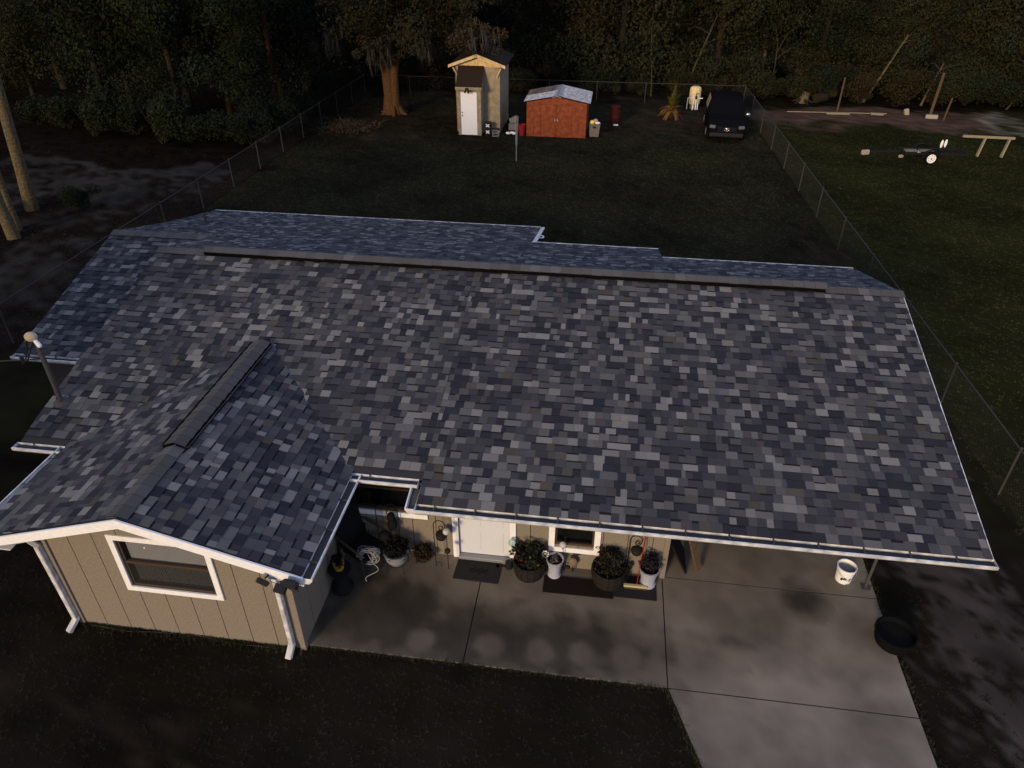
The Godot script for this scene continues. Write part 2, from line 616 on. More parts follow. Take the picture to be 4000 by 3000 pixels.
func frame_trim(parent: Node, o: Vector3, u: Vector3, out: Vector3, r: Rect2, w: float, m: Material, bottom := true) -> Node:
	# four mitred-looking boards round an opening; r is the outer edge
	var holder := MB.new()
	var d := 0.034
	var z := out * (d * 0.5 + 0.001)
	var b := Basis(u, Vector3.UP, out)
	var c := r.get_center()
	holder.rbox(o + u * c.x + Vector3.UP * (r.end.y - w * 0.5) + z, Vector3(r.size.x, w, d), 0.004, b)
	var f := part(holder, "trim", m, parent)
	for s in [r.position.x + w * 0.5, r.end.x - w * 0.5]:
		var mb := MB.new()
		var lo := r.position.y + (w if bottom else 0.0)
		mb.rbox(o + u * s + Vector3.UP * (lo + r.end.y - w) * 0.5 + z, Vector3(w, r.end.y - w - lo, d - 0.003), 0.004, b)
		part(mb, "trim", m, parent)
	if bottom:
		var mb := MB.new()
		mb.rbox(o + u * c.x + Vector3.UP * (r.position.y + w * 0.5) + z, Vector3(r.size.x, w, d), 0.004, b)
		part(mb, "trim", m, parent)
	return f

func window(parent: Node, o: Vector3, u: Vector3, out: Vector3, r: Rect2, blinds: bool) -> void:
	# sash window in the opening r (inner edge of the trim)
	var b := Basis(u, Vector3.UP, out)
	var fr := MB.new()
	var s := 0.035
	var zf := out * -0.02
	var c := r.get_center()
	fr.box(o + u * c.x + Vector3.UP * (r.end.y - s * 0.5) + zf, Vector3(r.size.x, s, 0.04), b)
	fr.box(o + u * c.x + Vector3.UP * (r.position.y + s * 0.5) + zf, Vector3(r.size.x, s, 0.04), b)
	fr.box(o + u * (r.position.x + s * 0.5) + Vector3.UP * c.y + zf, Vector3(s, r.size.y - 2 * s, 0.04), b)
	fr.box(o + u * (r.end.x - s * 0.5) + Vector3.UP * c.y + zf, Vector3(s, r.size.y - 2 * s, 0.04), b)
	var w := part(fr, "window", M.bronze, parent)
	var rail := MB.new()
	rail.box(o + u * c.x + Vector3.UP * c.y + out * -0.022, Vector3(r.size.x - 2 * s, 0.045, 0.05), b)
	part(rail, "meeting_rail", M.bronze, w)
	for k in 2:
		var pane := MB.new()
		pane.box(o + u * c.x + Vector3.UP * (c.y + (k - 0.5) * r.size.y * 0.5) + out * (-0.035 if k else -0.028), Vector3(r.size.x - 2 * s, r.size.y * 0.5 - s, 0.004), b)
		part(pane, "pane", M.glass, w)
	var back := MB.new()
	back.box(o + u * c.x + Vector3.UP * c.y + out * -0.5, Vector3(r.size.x + 0.6, r.size.y + 0.6, 0.02), b)
	part(back, "room_wall", M.room, w)
	if blinds:
		var bl := MB.new()
		var n := int(r.size.y * 0.93 / 0.040)
		var tilt := Basis(u, deg_to_rad(45))
		for i in n:
			bl.box(o + u * c.x + Vector3.UP * (r.end.y - 0.05 - i * 0.040) + out * -0.075, Vector3(r.size.x - 0.14, 0.002, 0.026), tilt * b)
		part(bl, "blind_slats", M.blind, w, "stuff")
		var sc := MB.new()
		# insect screen over the lower sash: a fine grid of threads
		for i in 46:
			var x := lerpf(r.position.x + s, r.end.x - s, (i + 0.5) / 46.0)
			sc.box(o + u * x + Vector3.UP * (r.position.y + r.size.y * 0.25) + out * -0.012, Vector3(0.010, r.size.y * 0.5 - s, 0.001), b)
		for i in 22:
			var y := lerpf(r.position.y + s, c.y, (i + 0.5) / 22.0)
			sc.box(o + u * c.x + Vector3.UP * y + out * -0.0105, Vector3(r.size.x - 2 * s, 0.008, 0.001), b)
		part(sc, "insect_screen", M.screen, w, "stuff")

func downspout(parent: Node, pts: Array) -> void:
	var mb := MB.new()
	for i in pts.size() - 1:
		mb.beam(pts[i], pts[i + 1], 0.100, 0.075, 0.010)
	for i in range(1, pts.size() - 1):
		mb.ball(pts[i], Vector3(0.055, 0.048, 0.052), 10, 8)
	part(mb, "downspout", M.gutter, parent)

func build_house() -> void:
	var h := thing("house", "single-storey tan house with grey shingled roof and white gutters", "house", Vector3.ZERO)
	# ---- roof boards
	var dk := MB.new()
	var E := -0.012
	var f := func(x: float, y: float, z: float) -> Vector3: return Vector3(x, y + E, z)
	var sheet := func(pts: Array) -> void:
		# a roof plane as a board 9 cm thick
		var dn := Vector3.DOWN * 0.09
		var c := Vector3.ZERO
		for p: Vector3 in pts: c += p / pts.size()
		for i in pts.size():
			var p: Vector3 = pts[i]
			var q: Vector3 = pts[(i + 1) % pts.size()]
			dk.tri(c, q, p)
			dk.tri(c + dn, p + dn, q + dn)
			dk.quad(q, q + dn, p + dn, p)
	var ye := slope_y(EZ)
	var yp := slope_y(PZ)
	sheet.call([f.call(XL, RY, RZ), f.call(XL, ye, EZ), f.call(WX - WE, ye, EZ), f.call(WX - 1.2, slope_y(-0.6), -0.6), f.call(WX + 1.2, slope_y(-0.6), -0.6), f.call(WX + WE, ye, EZ), f.call(PX, ye, EZ), f.call(PX, RY, RZ)])
	sheet.call([f.call(PX, RY, RZ), f.call(PX, yp, PZ), f.call(XR, yp, PZ), f.call(XR, RY, RZ)])
	var zb1 := -7.05; var zb2 := -8.49; var zb3 := -11.0
	var yb3 := slope_y(zb2) - 0.224 * (zb2 - zb3)
	sheet.call([f.call(XR, RY, RZ), f.call(XR, slope_y(zb1), zb1), f.call(-0.04, slope_y(zb1), zb1), f.call(-0.04, RY, RZ)])
	sheet.call([f.call(-0.04, RY, RZ), f.call(-0.04, slope_y(zb2), zb2), f.call(-3.27, slope_y(zb2), zb2), f.call(-3.27, RY, RZ)])
	sheet.call([f.call(-3.27, RY, RZ), f.call(-3.27, slope_y(zb2), zb2), f.call(XL, slope_y(zb2), zb2), f.call(XL, RY, RZ)])
	sheet.call([f.call(-3.27, slope_y(zb2), zb2), f.call(-3.27, yb3, zb3), f.call(-13.3, yb3, zb3), f.call(-13.3, slope_y(zb2), zb2)])
	# left addition
	var az := -6.33
	var ay := slope_y(az)
	var aez := -2.36
	var aey := ay - PITCH * (aez - az)
	sheet.call([f.call(XL + 0.4, ay, az), f.call(XL + 0.4, slope_y(zb2), zb2), f.call(-13.3, slope_y(zb2), zb2), f.call(-13.3, ay, az)])
	sheet.call([f.call(-13.3, ay, az), f.call(-13.3, aey, aez), f.call(XL + 0.4, aey, aez), f.call(XL + 0.4, ay, az)])
	# wing
	var zt := RZ + (RY - WY) / PITCH
	for sd in [-1.0, 1.0]:
		var pts := [f.call(WX, WY, zt), f.call(WX, WY, WZ), f.call(WX + sd * WE, ye, WZ), f.call(WX + sd * WE, ye, EZ)]
		if sd < 0: pts.reverse()
		sheet.call(pts)
	var roof := part(dk, "roof", M.deck, h)
	# ---- shingles
	var up_f := Vector3(0, PITCH, -1).normalized()
	var up_b := Vector3(0, PITCH, 1).normalized()
	var lf := (EZ - RZ) * sqrt(1 + PITCH * PITCH)
	var lp := (PZ - RZ) * sqrt(1 + PITCH * PITCH)
	var over := func(m: Vector3) -> bool: return not (absf(m.x - WX) < WE + 0.2 and m.y < wing_y(m.x) - 0.10)
	var ex_p := lp / int(lp / 0.144)
	# beside the wing the courses line up with those over the porch
	lay(Vector3(PX, yp, PZ), Vector3.RIGHT, up_f, XR - PX, lp, func(_m): return true, 21)
	var lf2 := ex_p * int(lf / ex_p)
	var z0 := RZ + lf2 / sqrt(1 + PITCH * PITCH)
	lay(Vector3(XL, slope_y(z0), z0), Vector3.RIGHT, up_f, PX - XL, lf2, over, 22)
	var strip := MB.new()
	var zl := func(z: float) -> float: return absf(z - RZ) * sqrt(1 + PITCH * PITCH)
	lay(Vector3(XR, slope_y(zb1), zb1), Vector3.LEFT, up_b, XR + 0.04, zl.call(zb1), func(_m): return true, 31)
	lay(Vector3(-0.04, slope_y(zb2), zb2), Vector3.LEFT, up_b, 3.23, zl.call(zb2), func(_m): return true, 32)
	lay(Vector3(-3.27, slope_y(zb2), zb2), Vector3.LEFT, up_b, -3.27 - XL, zl.call(zb2), func(_m): return true, 33)
	var up_c := Vector3(0, 0.224, 1).normalized()
	lay(Vector3(-3.27, yb3, zb3), Vector3.LEFT, up_c, 10.03, (zb2 - zb3) * sqrt(1 + 0.224 * 0.224), func(_m): return true, 34)
	lay(Vector3(XL, slope_y(zb2), zb2), Vector3.LEFT, up_b, 13.3 + XL, (az - zb2) * sqrt(1 + PITCH * PITCH), func(_m): return true, 35)
	lay(Vector3(-13.3, aey, aez), Vector3.RIGHT, up_f, 13.3 + XL, (aez - az) * sqrt(1 + PITCH * PITCH), func(_m): return true, 36)
	# wing slopes; the courses run along z
	var wp := (WY - ye) / WE
	var wl := WE * sqrt(1 + wp * wp)
	var in_wing := func(m: Vector3) -> bool: return m.y > slope_y(m.z) - 0.10 or m.z > EZ
	lay(Vector3(WX + WE, ye, WZ), Vector3.FORWARD, Vector3(-1, wp, 0).normalized(), WZ - zt, wl, in_wing, 41)
	lay(Vector3(WX - WE, ye, zt), Vector3.BACK, Vector3(1, wp, 0).normalized(), WZ - zt, wl, in_wing, 42)
	tabs.sort_custom(func(a, b): return a[0] < b[0])
	var rest := MB.new()
	for i in tabs.size():
		if i < 300:
			var mb := MB.new()
			var t: Array = tabs[i]
			add_tab(mb, t, t[1])
			var o := part(mb, "shingle", M.shingle, roof)
			o.position = t[1]
		else:
			add_tab(rest, tabs[i])
	part(rest, "shingles", M.shingle, roof, "stuff")
	# ---- ridge vents and caps
	var sf := Vector3(0, -PITCH, 1).normalized()
	var sb := Vector3(0, -PITCH, -1).normalized()
	var vent := MB.new()
	vent.box(Vector3(-3.45, RY + 0.016, RZ), Vector3(12.5, 0.090, 0.300))
	part(vent, "ridge_vent", M.black, roof)
	cap_row(roof, Vector3(XL, RY, RZ), Vector3(-9.72, RY, RZ), sf, sb, 0.012, 51)
	cap_row(roof, Vector3(-9.72, RY, RZ), Vector3(2.82, RY, RZ), sf, sb, 0.088, 52)
	cap_row(roof, Vector3(2.82, RY, RZ), Vector3(XR, RY, RZ), sf, sb, 0.012, 53)
	var wr := Vector3(1, -wp, 0).normalized()
	var wlf := Vector3(-1, -wp, 0).normalized()
	var v2 := MB.new()
	v2.box(Vector3(WX, WY - 0.004, -0.25), Vector3(0.40, 0.060, 3.05))
	part(v2, "ridge_vent", M.black, roof)
	cap_row(roof, Vector3(WX, WY, WZ), Vector3(WX, WY, 1.28), wr, wlf, 0.012, 54, 0.16)
	cap_row(roof, Vector3(WX, WY, 1.28), Vector3(WX, WY, -1.78), wr, wlf, 0.060, 55, 0.225)
	cap_row(roof, Vector3(-13.3, ay, az), Vector3(XL + 0.1, ay, az), sf, sb, 0.012, 56)
	var vp := MB.new()
	vp.cyl(Vector3(-12.1, slope_y(-8.4), -8.4), Vector3(-12.1, slope_y(-8.4) + 0.32, -8.4), 0.04, 0.04, 10)
	part(vp, "vent_pipe", M.galv2, roof)
	# ---- fascia and rake boards
	var fw := 0.15
	for sd in [-1.0, 1.0]:
		var mb := MB.new()
		var d := Vector3(sd * WE, -(WY - ye), 0)
		var L := d.length()
		d = d.normalized()
		var nrm := Vector3(-d.y * sd, d.x * sd, 0)
		var p := Vector3(WX, WY, WZ + 0.016)
		var q := p + d * (L + 0.03)
		var dn := Vector3.DOWN * fw
		mb.prism([Vector2(0, -0.015), Vector2((q - p).x, (q - p).y - 0.015), Vector2((q - p).x, (q - p).y - fw - 0.015), Vector2(0, -fw - 0.015)], p, Vector3.RIGHT, Vector3.UP, Vector3(0, 0, 0.028))
		part(mb, "rake_board", M.white, h)
	for g in [[Vector3(PX, yp, PZ), Vector3(XR, yp, PZ)], [Vector3(WX + WE, ye, EZ), Vector3(PX, ye, EZ)], [Vector3(XL, ye, EZ), Vector3(WX - WE, ye, EZ)], [Vector3(-13.3, aey, aez), Vector3(XL, aey, aez)]]:
		var mb := MB.new()
		var p: Vector3 = g[0]
		var q: Vector3 = g[1]
		mb.box((p + q) * 0.5 + Vector3(0, -0.085, -0.02), Vector3((q - p).length(), 0.14, 0.03))
		part(mb, "fascia", M.white, h)
	for sd in [-1.0, 1.0]:
		var mb := MB.new()
		mb.box(Vector3(WX + sd * (WE - 0.02), ye - 0.085, (WZ + EZ) * 0.5), Vector3(0.03, 0.14, WZ - EZ))
		part(mb, "fascia", M.white, h)
	var rk := MB.new()
	for s in [[RY, RZ, yp, PZ], [slope_y(zb1), zb1, RY, RZ]]:
		var p := Vector3(XR + 0.012, s[0] - 0.085, s[1])
		var q := Vector3(XR + 0.012, s[2] - 0.085, s[3])
		rk.beam(p, q, 0.022, 0.14)
	part(rk, "rake_board", M.white, h)
	# drip edges of the back eaves
	for s in [[-0.04, XR, zb1, slope_y(zb1)], [-3.27, -0.04, zb2, slope_y(zb2)], [-13.3, -3.27, zb3, yb3]]:
		var mb := MB.new()
		mb.box(Vector3((s[0] + s[1]) * 0.5, s[3] - 0.01, s[2] - 0.018), Vector3(s[1] - s[0], 0.05, 0.03))
		part(mb, "drip_edge", M.gutter, h)
	var bk := MB.new()
	bk.box(Vector3(-3.20, (slope_y(zb2) + yb3) * 0.5 - 0.0, (zb2 + zb3) * 0.5), Vector3(0.10, 0.04, zb2 - zb3), Basis(Vector3.RIGHT, atan(-0.224)))
	part(bk, "rear_gutter", M.gutter, h)
	# ---- gutters
	var gy := -0.022
	gutter(h, Vector3(PX - 0.02, yp + gy, PZ), Vector3(XR + 0.03, yp + gy, PZ), Vector3.BACK)
	gutter(h, Vector3(WX + WE + 0.002, ye + gy, EZ), Vector3(PX - 0.06, ye + gy, EZ), Vector3.BACK, false, true)
	gutter(h, Vector3(WX + WE, ye + gy - 0.004, WZ + 0.03), Vector3(WX + WE, ye + gy - 0.004, EZ), Vector3.RIGHT)
	gutter(h, Vector3(PX - 0.001, ye + gy - 0.03, EZ + 0.14), Vector3(PX - 0.001, yp + gy + 0.002, PZ + 0.12), Vector3.LEFT, false, true)
	gutter(h, Vector3(XL - 0.05, ye + gy, EZ), Vector3(WX - WE - 0.002, ye + gy, EZ), Vector3.BACK, true, false)
	gutter(h, Vector3(WX - WE, ye + gy - 0.004, EZ), Vector3(WX - WE, ye + gy - 0.004, WZ + 0.03), Vector3.LEFT)
	gutter(h, Vector3(-13.32, aey + gy, aez), Vector3(XL - 0.02, aey + gy, aez), Vector3.BACK)
	# ---- walls
	var wt := func(x: float) -> float: return wing_y(WWL + x) - 0.10
	var wh := [Rect2(1.19, 1.04, 1.37, 1.0)]
	var wall := MB.new()
	# sheathing behind the boards, with the openings left free
	var holed := func(o: Vector3, u: Vector3, out: Vector3, w: float, top: float, holes: Array) -> void:
		var xs := [0.0, w]
		for r: Rect2 in holes:
			xs.append(r.position.x); xs.append(r.end.x)
		xs.sort()
		for i in xs.size() - 1:
			if xs[i + 1] - xs[i] < 0.001: continue
			var mid: float = (xs[i] + xs[i + 1]) * 0.5
			var ys := [[-0.08, top]]
			for r: Rect2 in holes:
				if mid > r.position.x and mid < r.end.x: ys = [[-0.08, r.position.y], [r.end.y, top]]
			for y in ys:
				wall.box(o + u * mid + Vector3.UP * (y[0] + y[1]) * 0.5 - out * 0.055, Vector3(xs[i + 1] - xs[i], y[1] - y[0], 0.10), Basis(u, Vector3.UP, out))
	holed.call(Vector3(WWL, 0, WWZ), Vector3.RIGHT, Vector3.BACK, WWR - WWL, 2.25, wh)
	var ph := [Rect2(0.08, 0.95, 1.42, 1.0), Rect2(2.07, -0.08, 0.91, 2.12), Rect2(3.76, 0.545, 0.675, 1.1)]
	holed.call(Vector3(WWR, 0, 0), Vector3.RIGHT, Vector3.BACK, -WWR, 2.35, ph)
	holed.call(Vector3(WWR, 0, WWZ), Vector3.FORWARD, Vector3.RIGHT, WWZ, 2.2, [])
	holed.call(Vector3(WWL, 0, -2.0), Vector3.BACK, Vector3.LEFT, WWZ + 2.0, 2.2, [])
	holed.call(Vector3(0, 0, 0), Vector3.FORWARD, Vector3.RIGHT, 6.7, 2.35, [])
	holed.call(Vector3(4.0, 0, -6.7), Vector3.LEFT, Vector3.FORWARD, 4.0, 2.8, [])
	holed.call(Vector3(0.0, 0, -8.2), Vector3.LEFT, Vector3.FORWARD, 3.3, 2.4, [])
	holed.call(Vector3(-3.5, 0, -10.7), Vector3.LEFT, Vector3.FORWARD, 9.5, 1.9, [])
	holed.call(Vector3(-13.0, 0, -10.7), Vector3.BACK, Vector3.LEFT, 8.0, 1.9, [])
	holed.call(Vector3(-13.0, 0, -2.7), Vector3.RIGHT, Vector3.BACK, 2.5, 1.95, [])
	holed.call(Vector3(-10.5, 0, -2.7), Vector3.BACK, Vector3.LEFT, 3.1, 2.2, [])
	holed.call(Vector3(-10.5, 0, 0.3), Vector3.RIGHT, Vector3.BACK, 1.1, 2.2, [])
	# gable triangle
	wall.prism([Vector2(WWL, 2.25), Vector2(WWR, 2.25), Vector2(WWR, wing_y(WWR) - 0.12), Vector2(WX, WY - 0.12), Vector2(WWL, wing_y(WWL) - 0.12)], Vector3(0, 0, WWZ - 0.105), Vector3.RIGHT, Vector3.UP, Vector3(0, 0, 0.1))
	part(wall, "wall", M.sheath, h)
	sided(h, Vector3(WWL, 0, WWZ), Vector3.RIGHT, Vector3.BACK, WWR - WWL, wt, wh)
	sided(h, Vector3(WWR, 0, 0), Vector3.RIGHT, Vector3.BACK, -WWR, func(_x): return 2.3, ph, 0.4167, 0.0)
	sided(h, Vector3(WWR, 0, WWZ), Vector3.FORWARD, Vector3.RIGHT, WWZ, func(_x): return 2.2, [], 0.4167, 0.0)
	sided(h, Vector3(0, 0, 0), Vector3.FORWARD, Vector3.RIGHT, 6.7, func(_x): return 2.33, [], 0.4167, 0.0)
	# corner boards in the wall colour
	for p in [Vector3(WWR + 0.004, 1.07, WWZ + 0.004), Vector3(WWL - 0.004, 1.07, WWZ + 0.004), Vector3(0.004, 1.07, 0.004)]:
		var mb := MB.new()
		mb.rbox(p, Vector3(0.09, 2.22, 0.09), 0.004)
		part(mb, "corner_board", M.siding, h)
	# porch and carport ceiling, eave soffits
	var so := MB.new()
	so.box(Vector3(0.15, 2.10, 0.46), Vector3(8.1, 0.02, 1.16))
	so.box(Vector3(WX, 2.235, WWZ + 0.29), Vector3(0.02, 0.02, 0.02))
	part(so, "soffit", M.white, h)
	for sd in [-1.0, 1.0]:
		var mb := MB.new()
		var x0: float = WX + sd * WE
		var x1: float = WWR if sd > 0 else WWL
		mb.box(Vector3((x0 + x1) * 0.5, ye - 0.165, (EZ + WZ) * 0.5), Vector3(absf(x0 - x1), 0.012, WZ - EZ - 0.03))
		part(mb, "soffit", M.white, h)
	# ---- openings
	frame_trim(h, Vector3(WWL, 0, WWZ + 0.018), Vector3.RIGHT, Vector3.BACK, Rect2(1.09, 0.95, 1.57, 1.18), 0.095, M.white)
	window(h, Vector3(WWL, 0, WWZ), Vector3.RIGHT, Vector3.BACK, wh[0], true)
	frame_trim(h, Vector3(WWR, 0, 0.018), Vector3.RIGHT, Vector3.BACK, Rect2(3.655, 0.40, 0.885, 1.35), 0.105, M.white)
	window(h, Vector3(WWR, 0, 0), Vector3.RIGHT, Vector3.BACK, ph[2], false)
	var sill := MB.new()
	sill.rbox(Vector3(WWR + 0.78, 0.90, 0.035), Vector3(1.52, 0.10, 0.034), 0.004)
	part(sill, "trim", M.white, h)
	window(h, Vector3(WWR, 0, 0), Vector3.RIGHT, Vector3.BACK, ph[0], false)
	# entrance
	frame_trim(h, Vector3(WWR, 0, 0.018), Vector3.RIGHT, Vector3.BACK, Rect2(1.965, 0.0, 1.12, 2.16), 0.105, M.white, false)
	var dr := MB.new()
	dr.box(Vector3(-3.125, 1.06, -0.030), Vector3(0.90, 1.96, 0.036))
	var door := part(dr, "door", M.door, h)
	for k in 2:
		for j in 3:
			var pn := MB.new()
			var hh: float = [0.46, 0.72, 0.26][j]
			var yy: float = [0.40, 1.12, 1.74][j]
			pn.rbox(Vector3(-3.125 + (k - 0.5) * 0.40, yy, -0.012), Vector3(0.27, hh, 0.012), 0.005)
			part(pn, "door_panel", M.door, door)
	var kn := MB.new()
	kn.ball(Vector3(-3.51, 1.0, 0.03), Vector3(0.028, 0.028, 0.028))
	part(kn, "door_knob", M.chrome, door)
	var st := MB.new()
	st.rbox(Vector3(-3.125, 0.035, 0.02), Vector3(0.92, 0.07, 0.16), 0.006)
	part(st, "threshold", M.galv, h)
	# ---- downspouts
	downspout(h, [Vector3(WX - WE - 0.05, ye - 0.12, WZ - 0.02), Vector3(WX - WE + 0.05, ye - 0.22, WZ - 0.10), Vector3(WWL - 0.13, ye - 0.36, WWZ + 0.14), Vector3(WWL - 0.08, ye - 0.55, WWZ + 0.08), Vector3(WWL - 0.05, 0.12, WWZ + 0.07), Vector3(WWL - 0.12, -0.03, WWZ + 0.24)])
	downspout(h, [Vector3(WX + WE - 0.10, ye - 0.16, WZ - 0.10), Vector3(WWR - 0.14, ye - 0.36, WWZ + 0.10), Vector3(WWR - 0.15, 1.2, WWZ + 0.07), Vector3(WWR - 0.15, 0.14, WWZ + 0.07), Vector3(WWR - 0.17, -0.03, WWZ + 0.24)])
	# carport posts
	for z in [-0.23, -3.4]:
		var mb := MB.new()
		mb.cyl(Vector3(3.475, 0.0, z), Vector3(3.475, 2.15, z), 0.026, 0.026, 12)
		mb.box(Vector3(3.475, 0.006, z), Vector3(0.14, 0.012, 0.14))
		part(mb, "carport_post", M.galv2, h)
	var bm := MB.new()
	bm.box(Vector3(3.475, 2.22, -2.6), Vector3(0.09, 0.14, 6.6))
	part(bm, "carport_beam", M.white, h)

# ---------------------------------------------------------------- ground, slab, grass
var fn := FastNoiseLite.new()
var fn2 := FastNoiseLite.new()

func fence_x(z: float) -> float:
	return 6.25 + 0.0165 * (z + 37.4)

func blob(x: float, z: float, cx: float, cz: float, rx: float, rz: float) -> float:
	var d := Vector2((x - cx) / rx, (z - cz) / rz).length()
	return clampf(1.25 - d, 0.0, 1.0)

# how bare the soil is at a place, 0 = grass, 1 = bare
func bare(x0: float, z0: float) -> float:
	var x := x0 + 2.2 * fn.get_noise_2d(x0 * 1.1 + 11.0, z0 * 1.1)
	var z := z0 + 2.6 * fn.get_noise_2d(x0 * 1.1, z0 * 1.1 + 47.0)
	if x0 > 2.0 and z0 > -6.0:
		x = x0
		z = z0
	var n := fn.get_noise_2d(x * 5.0, z * 5.0) * 0.5 + fn2.get_noise_2d(x * 11.0, z * 11.0) * 0.45
	var b := 0.0
	b = maxf(b, blob(x, z, -23.0, -17.5, 4.5, 3.0) * 0.9)
	b = maxf(b, blob(x, z, -20.0, -9.0, 3.0, 6.0) * 0.55)
	b = maxf(b, blob(x, z, 13.0, -35.4, 9.0, 3.0) * 1.4)
	b = maxf(b, blob(x, z, 22.0, -33.0, 5.0, 1.2))
	b = maxf(b, blob(x, z, 2.3, -33.5, 3.2, 2.6) * 0.9)
	b = maxf(b, blob(x, z, -14.0, -29.5, 3.8, 3.2) * 0.8)
	b = maxf(b, blob(x, z, 5.0, 0.6, 0.95, 3.4) * 0.85)
	b = maxf(b, blob(x, z, -2.6, -23.0, 1.0, 0.5) * 0.75)
	b = maxf(b, blob(x, z, 5.3, -13.0, 0.9, 5.0) * 0.65)
	b = maxf(b, blob(x, z, -7.5, 4.0, 3.5, 1.3) * 0.4)
	if x > -17 and x < fence_x(z) and z < -28.0: b = maxf(b, 0.42)
	if z < -38.2: b = maxf(b, 0.75)
	if x < -17.2 and z < -20.0: b = maxf(b, 0.8)
	if x > 3.4 and z > -5.0: n = fn2.get_noise_2d(x * 14.0, z * 14.0) * 0.9 + fn.get_noise_2d(x * 6.0, z * 6.0) * 0.6
	return clampf((b - 0.35 + n) * (6.0 if (x > 3.4 and z > -5.0) or x < -17.0 else 2.8), 0.0, 1.0) if b > 0.0 else clampf((n - 0.36) * 1.5, 0.0, 1.0)

func soil_at(x0: float, z0: float) -> Color:
	var x := x0 + 2.2 * fn.get_noise_2d(x0 * 1.1 + 11.0, z0 * 1.1)
	var z := z0 + 2.6 * fn.get_noise_2d(x0 * 1.1, z0 * 1.1 + 47.0)
	var n := fn2.get_noise_2d(x * 5.0 + 70.0, z * 5.0)
	var c := Color(0.062, 0.044, 0.030)
	if x < -17.0 and z > -21.0: c = Color(0.058, 0.053, 0.046)
	if x > 6.5 and z < -32.0: c = Color(0.150, 0.092, 0.062)
	if x > 19.0: c = Color(0.24, 0.21, 0.15)
	if z < -38.2 or (x < -17.2 and z < -21.0): c = Color(0.020, 0.015, 0.011)
	if x > 3.5 and z > -4.0: c = Color(0.092, 0.073, 0.063)
	var f := 1.0 + n * 0.7
	return Color(c.r * f, c.g * f, c.b * f)

func turf_at(x: float, z: float) -> Color:
	var n := fn.get_noise_2d(x * 1.4, z * 1.4)
	var c := Color(0.031, 0.029, 0.0165)
	if x > fence_x(z): c = Color(0.034, 0.034, 0.013)
	if x < -17.0: c = Color(0.024, 0.018, 0.014)
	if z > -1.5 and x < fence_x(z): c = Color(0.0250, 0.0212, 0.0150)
	var f := 1.0 + n * 0.45 + 0.35 * fn2.get_noise_2d(x * 6.0, z * 6.0)
	return Color(c.r * f, c.g * f, c.b * f * (1.0 - n * 0.1))

func ground_y(x: float, z: float) -> float:
	return GROUND + 0.020 * fn.get_noise_2d(x * 2.0, z * 2.0) - 0.012

func in_slab(x: float, z: float, pad: float) -> bool:
	if x > -5.7 - pad and x < 3.59 + pad and z > -7.0 - pad and z < 2.17 + pad: return true
	if z >= 2.0 and z < 12.0 and x > lerpf(0.0, 3.1, (z - 2.17) / 8.6) - pad and x < 3.60 + pad: return true
	if x > WWL - pad and x < WWR + pad and z > -6.0 and z < WWZ + pad: return true
	if x > -13.1 and x < 4.0 and z > -10.8 and z < 0.5: return true
	return false

func build_ground() -> void:
	fn.seed = 4
	fn.frequency = 0.16
	fn.fractal_octaves = 4
	fn2.seed = 9
	fn2.frequency = 0.21
	fn2.fractal_octaves = 3
	var xs := [-420.0, -200.0, -100.0, -60.0, -45.0, -38.0]
	var x := -34.0
	while x < 30.0:
		xs.append(x)
		x += 0.36 if x < -17.0 else (0.34 if x < 3.3 else (0.11 if x < 7.5 else 0.4))
	xs.append_array([32.0, 38.0, 50.0, 75.0, 120.0, 220.0, 420.0])
	var zs := [-420.0, -200.0, -110.0, -75.0, -60.0, -52.0, -46.0]
	var z := -43.0
	while z < 9.0:
		zs.append(z)
		z += 0.34 if z < -6.0 else 0.14
	zs.append_array([10.0, 14.0, 20.0, 40.0, 100.0, 420.0])
	var P := []
	var nx := xs.size()
	var V := PackedVector3Array()
	var C := PackedColorArray()
	var N := PackedVector3Array()
	var I := PackedInt32Array()
	for j in zs.size():
		for i in nx:
			var px: float = xs[i]
			var pz: float = zs[j]
			V.append(Vector3(px, ground_y(px, pz), pz))
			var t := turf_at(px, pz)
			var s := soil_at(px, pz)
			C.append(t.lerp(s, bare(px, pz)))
	for j in zs.size():
		for i in nx:
			var a := V[j * nx + maxi(i - 1, 0)]
			var b := V[j * nx + mini(i + 1, nx - 1)]
			var c := V[maxi(j - 1, 0) * nx + i]
			var d := V[mini(j + 1, zs.size() - 1) * nx + i]
			N.append((d - c).cross(b - a).normalized())
	for j in zs.size() - 1:
		for i in nx - 1:
			var a := j * nx + i
			I.append_array([a, a + 1, a + nx + 1, a, a + nx + 1, a + nx])
	var arr := []
	arr.resize(Mesh.ARRAY_MAX)
	arr[Mesh.ARRAY_VERTEX] = V
	arr[Mesh.ARRAY_NORMAL] = N
	arr[Mesh.ARRAY_COLOR] = C
	arr[Mesh.ARRAY_INDEX] = I
	var m := ArrayMesh.new()
	m.add_surface_from_arrays(Mesh.PRIMITIVE_TRIANGLES, arr)
	var g := MeshInstance3D.new()
	g.name = "ground"
	g.mesh = m
	g.material_override = M.ground
	g.set_meta("kind", "structure")
	add_child(g)

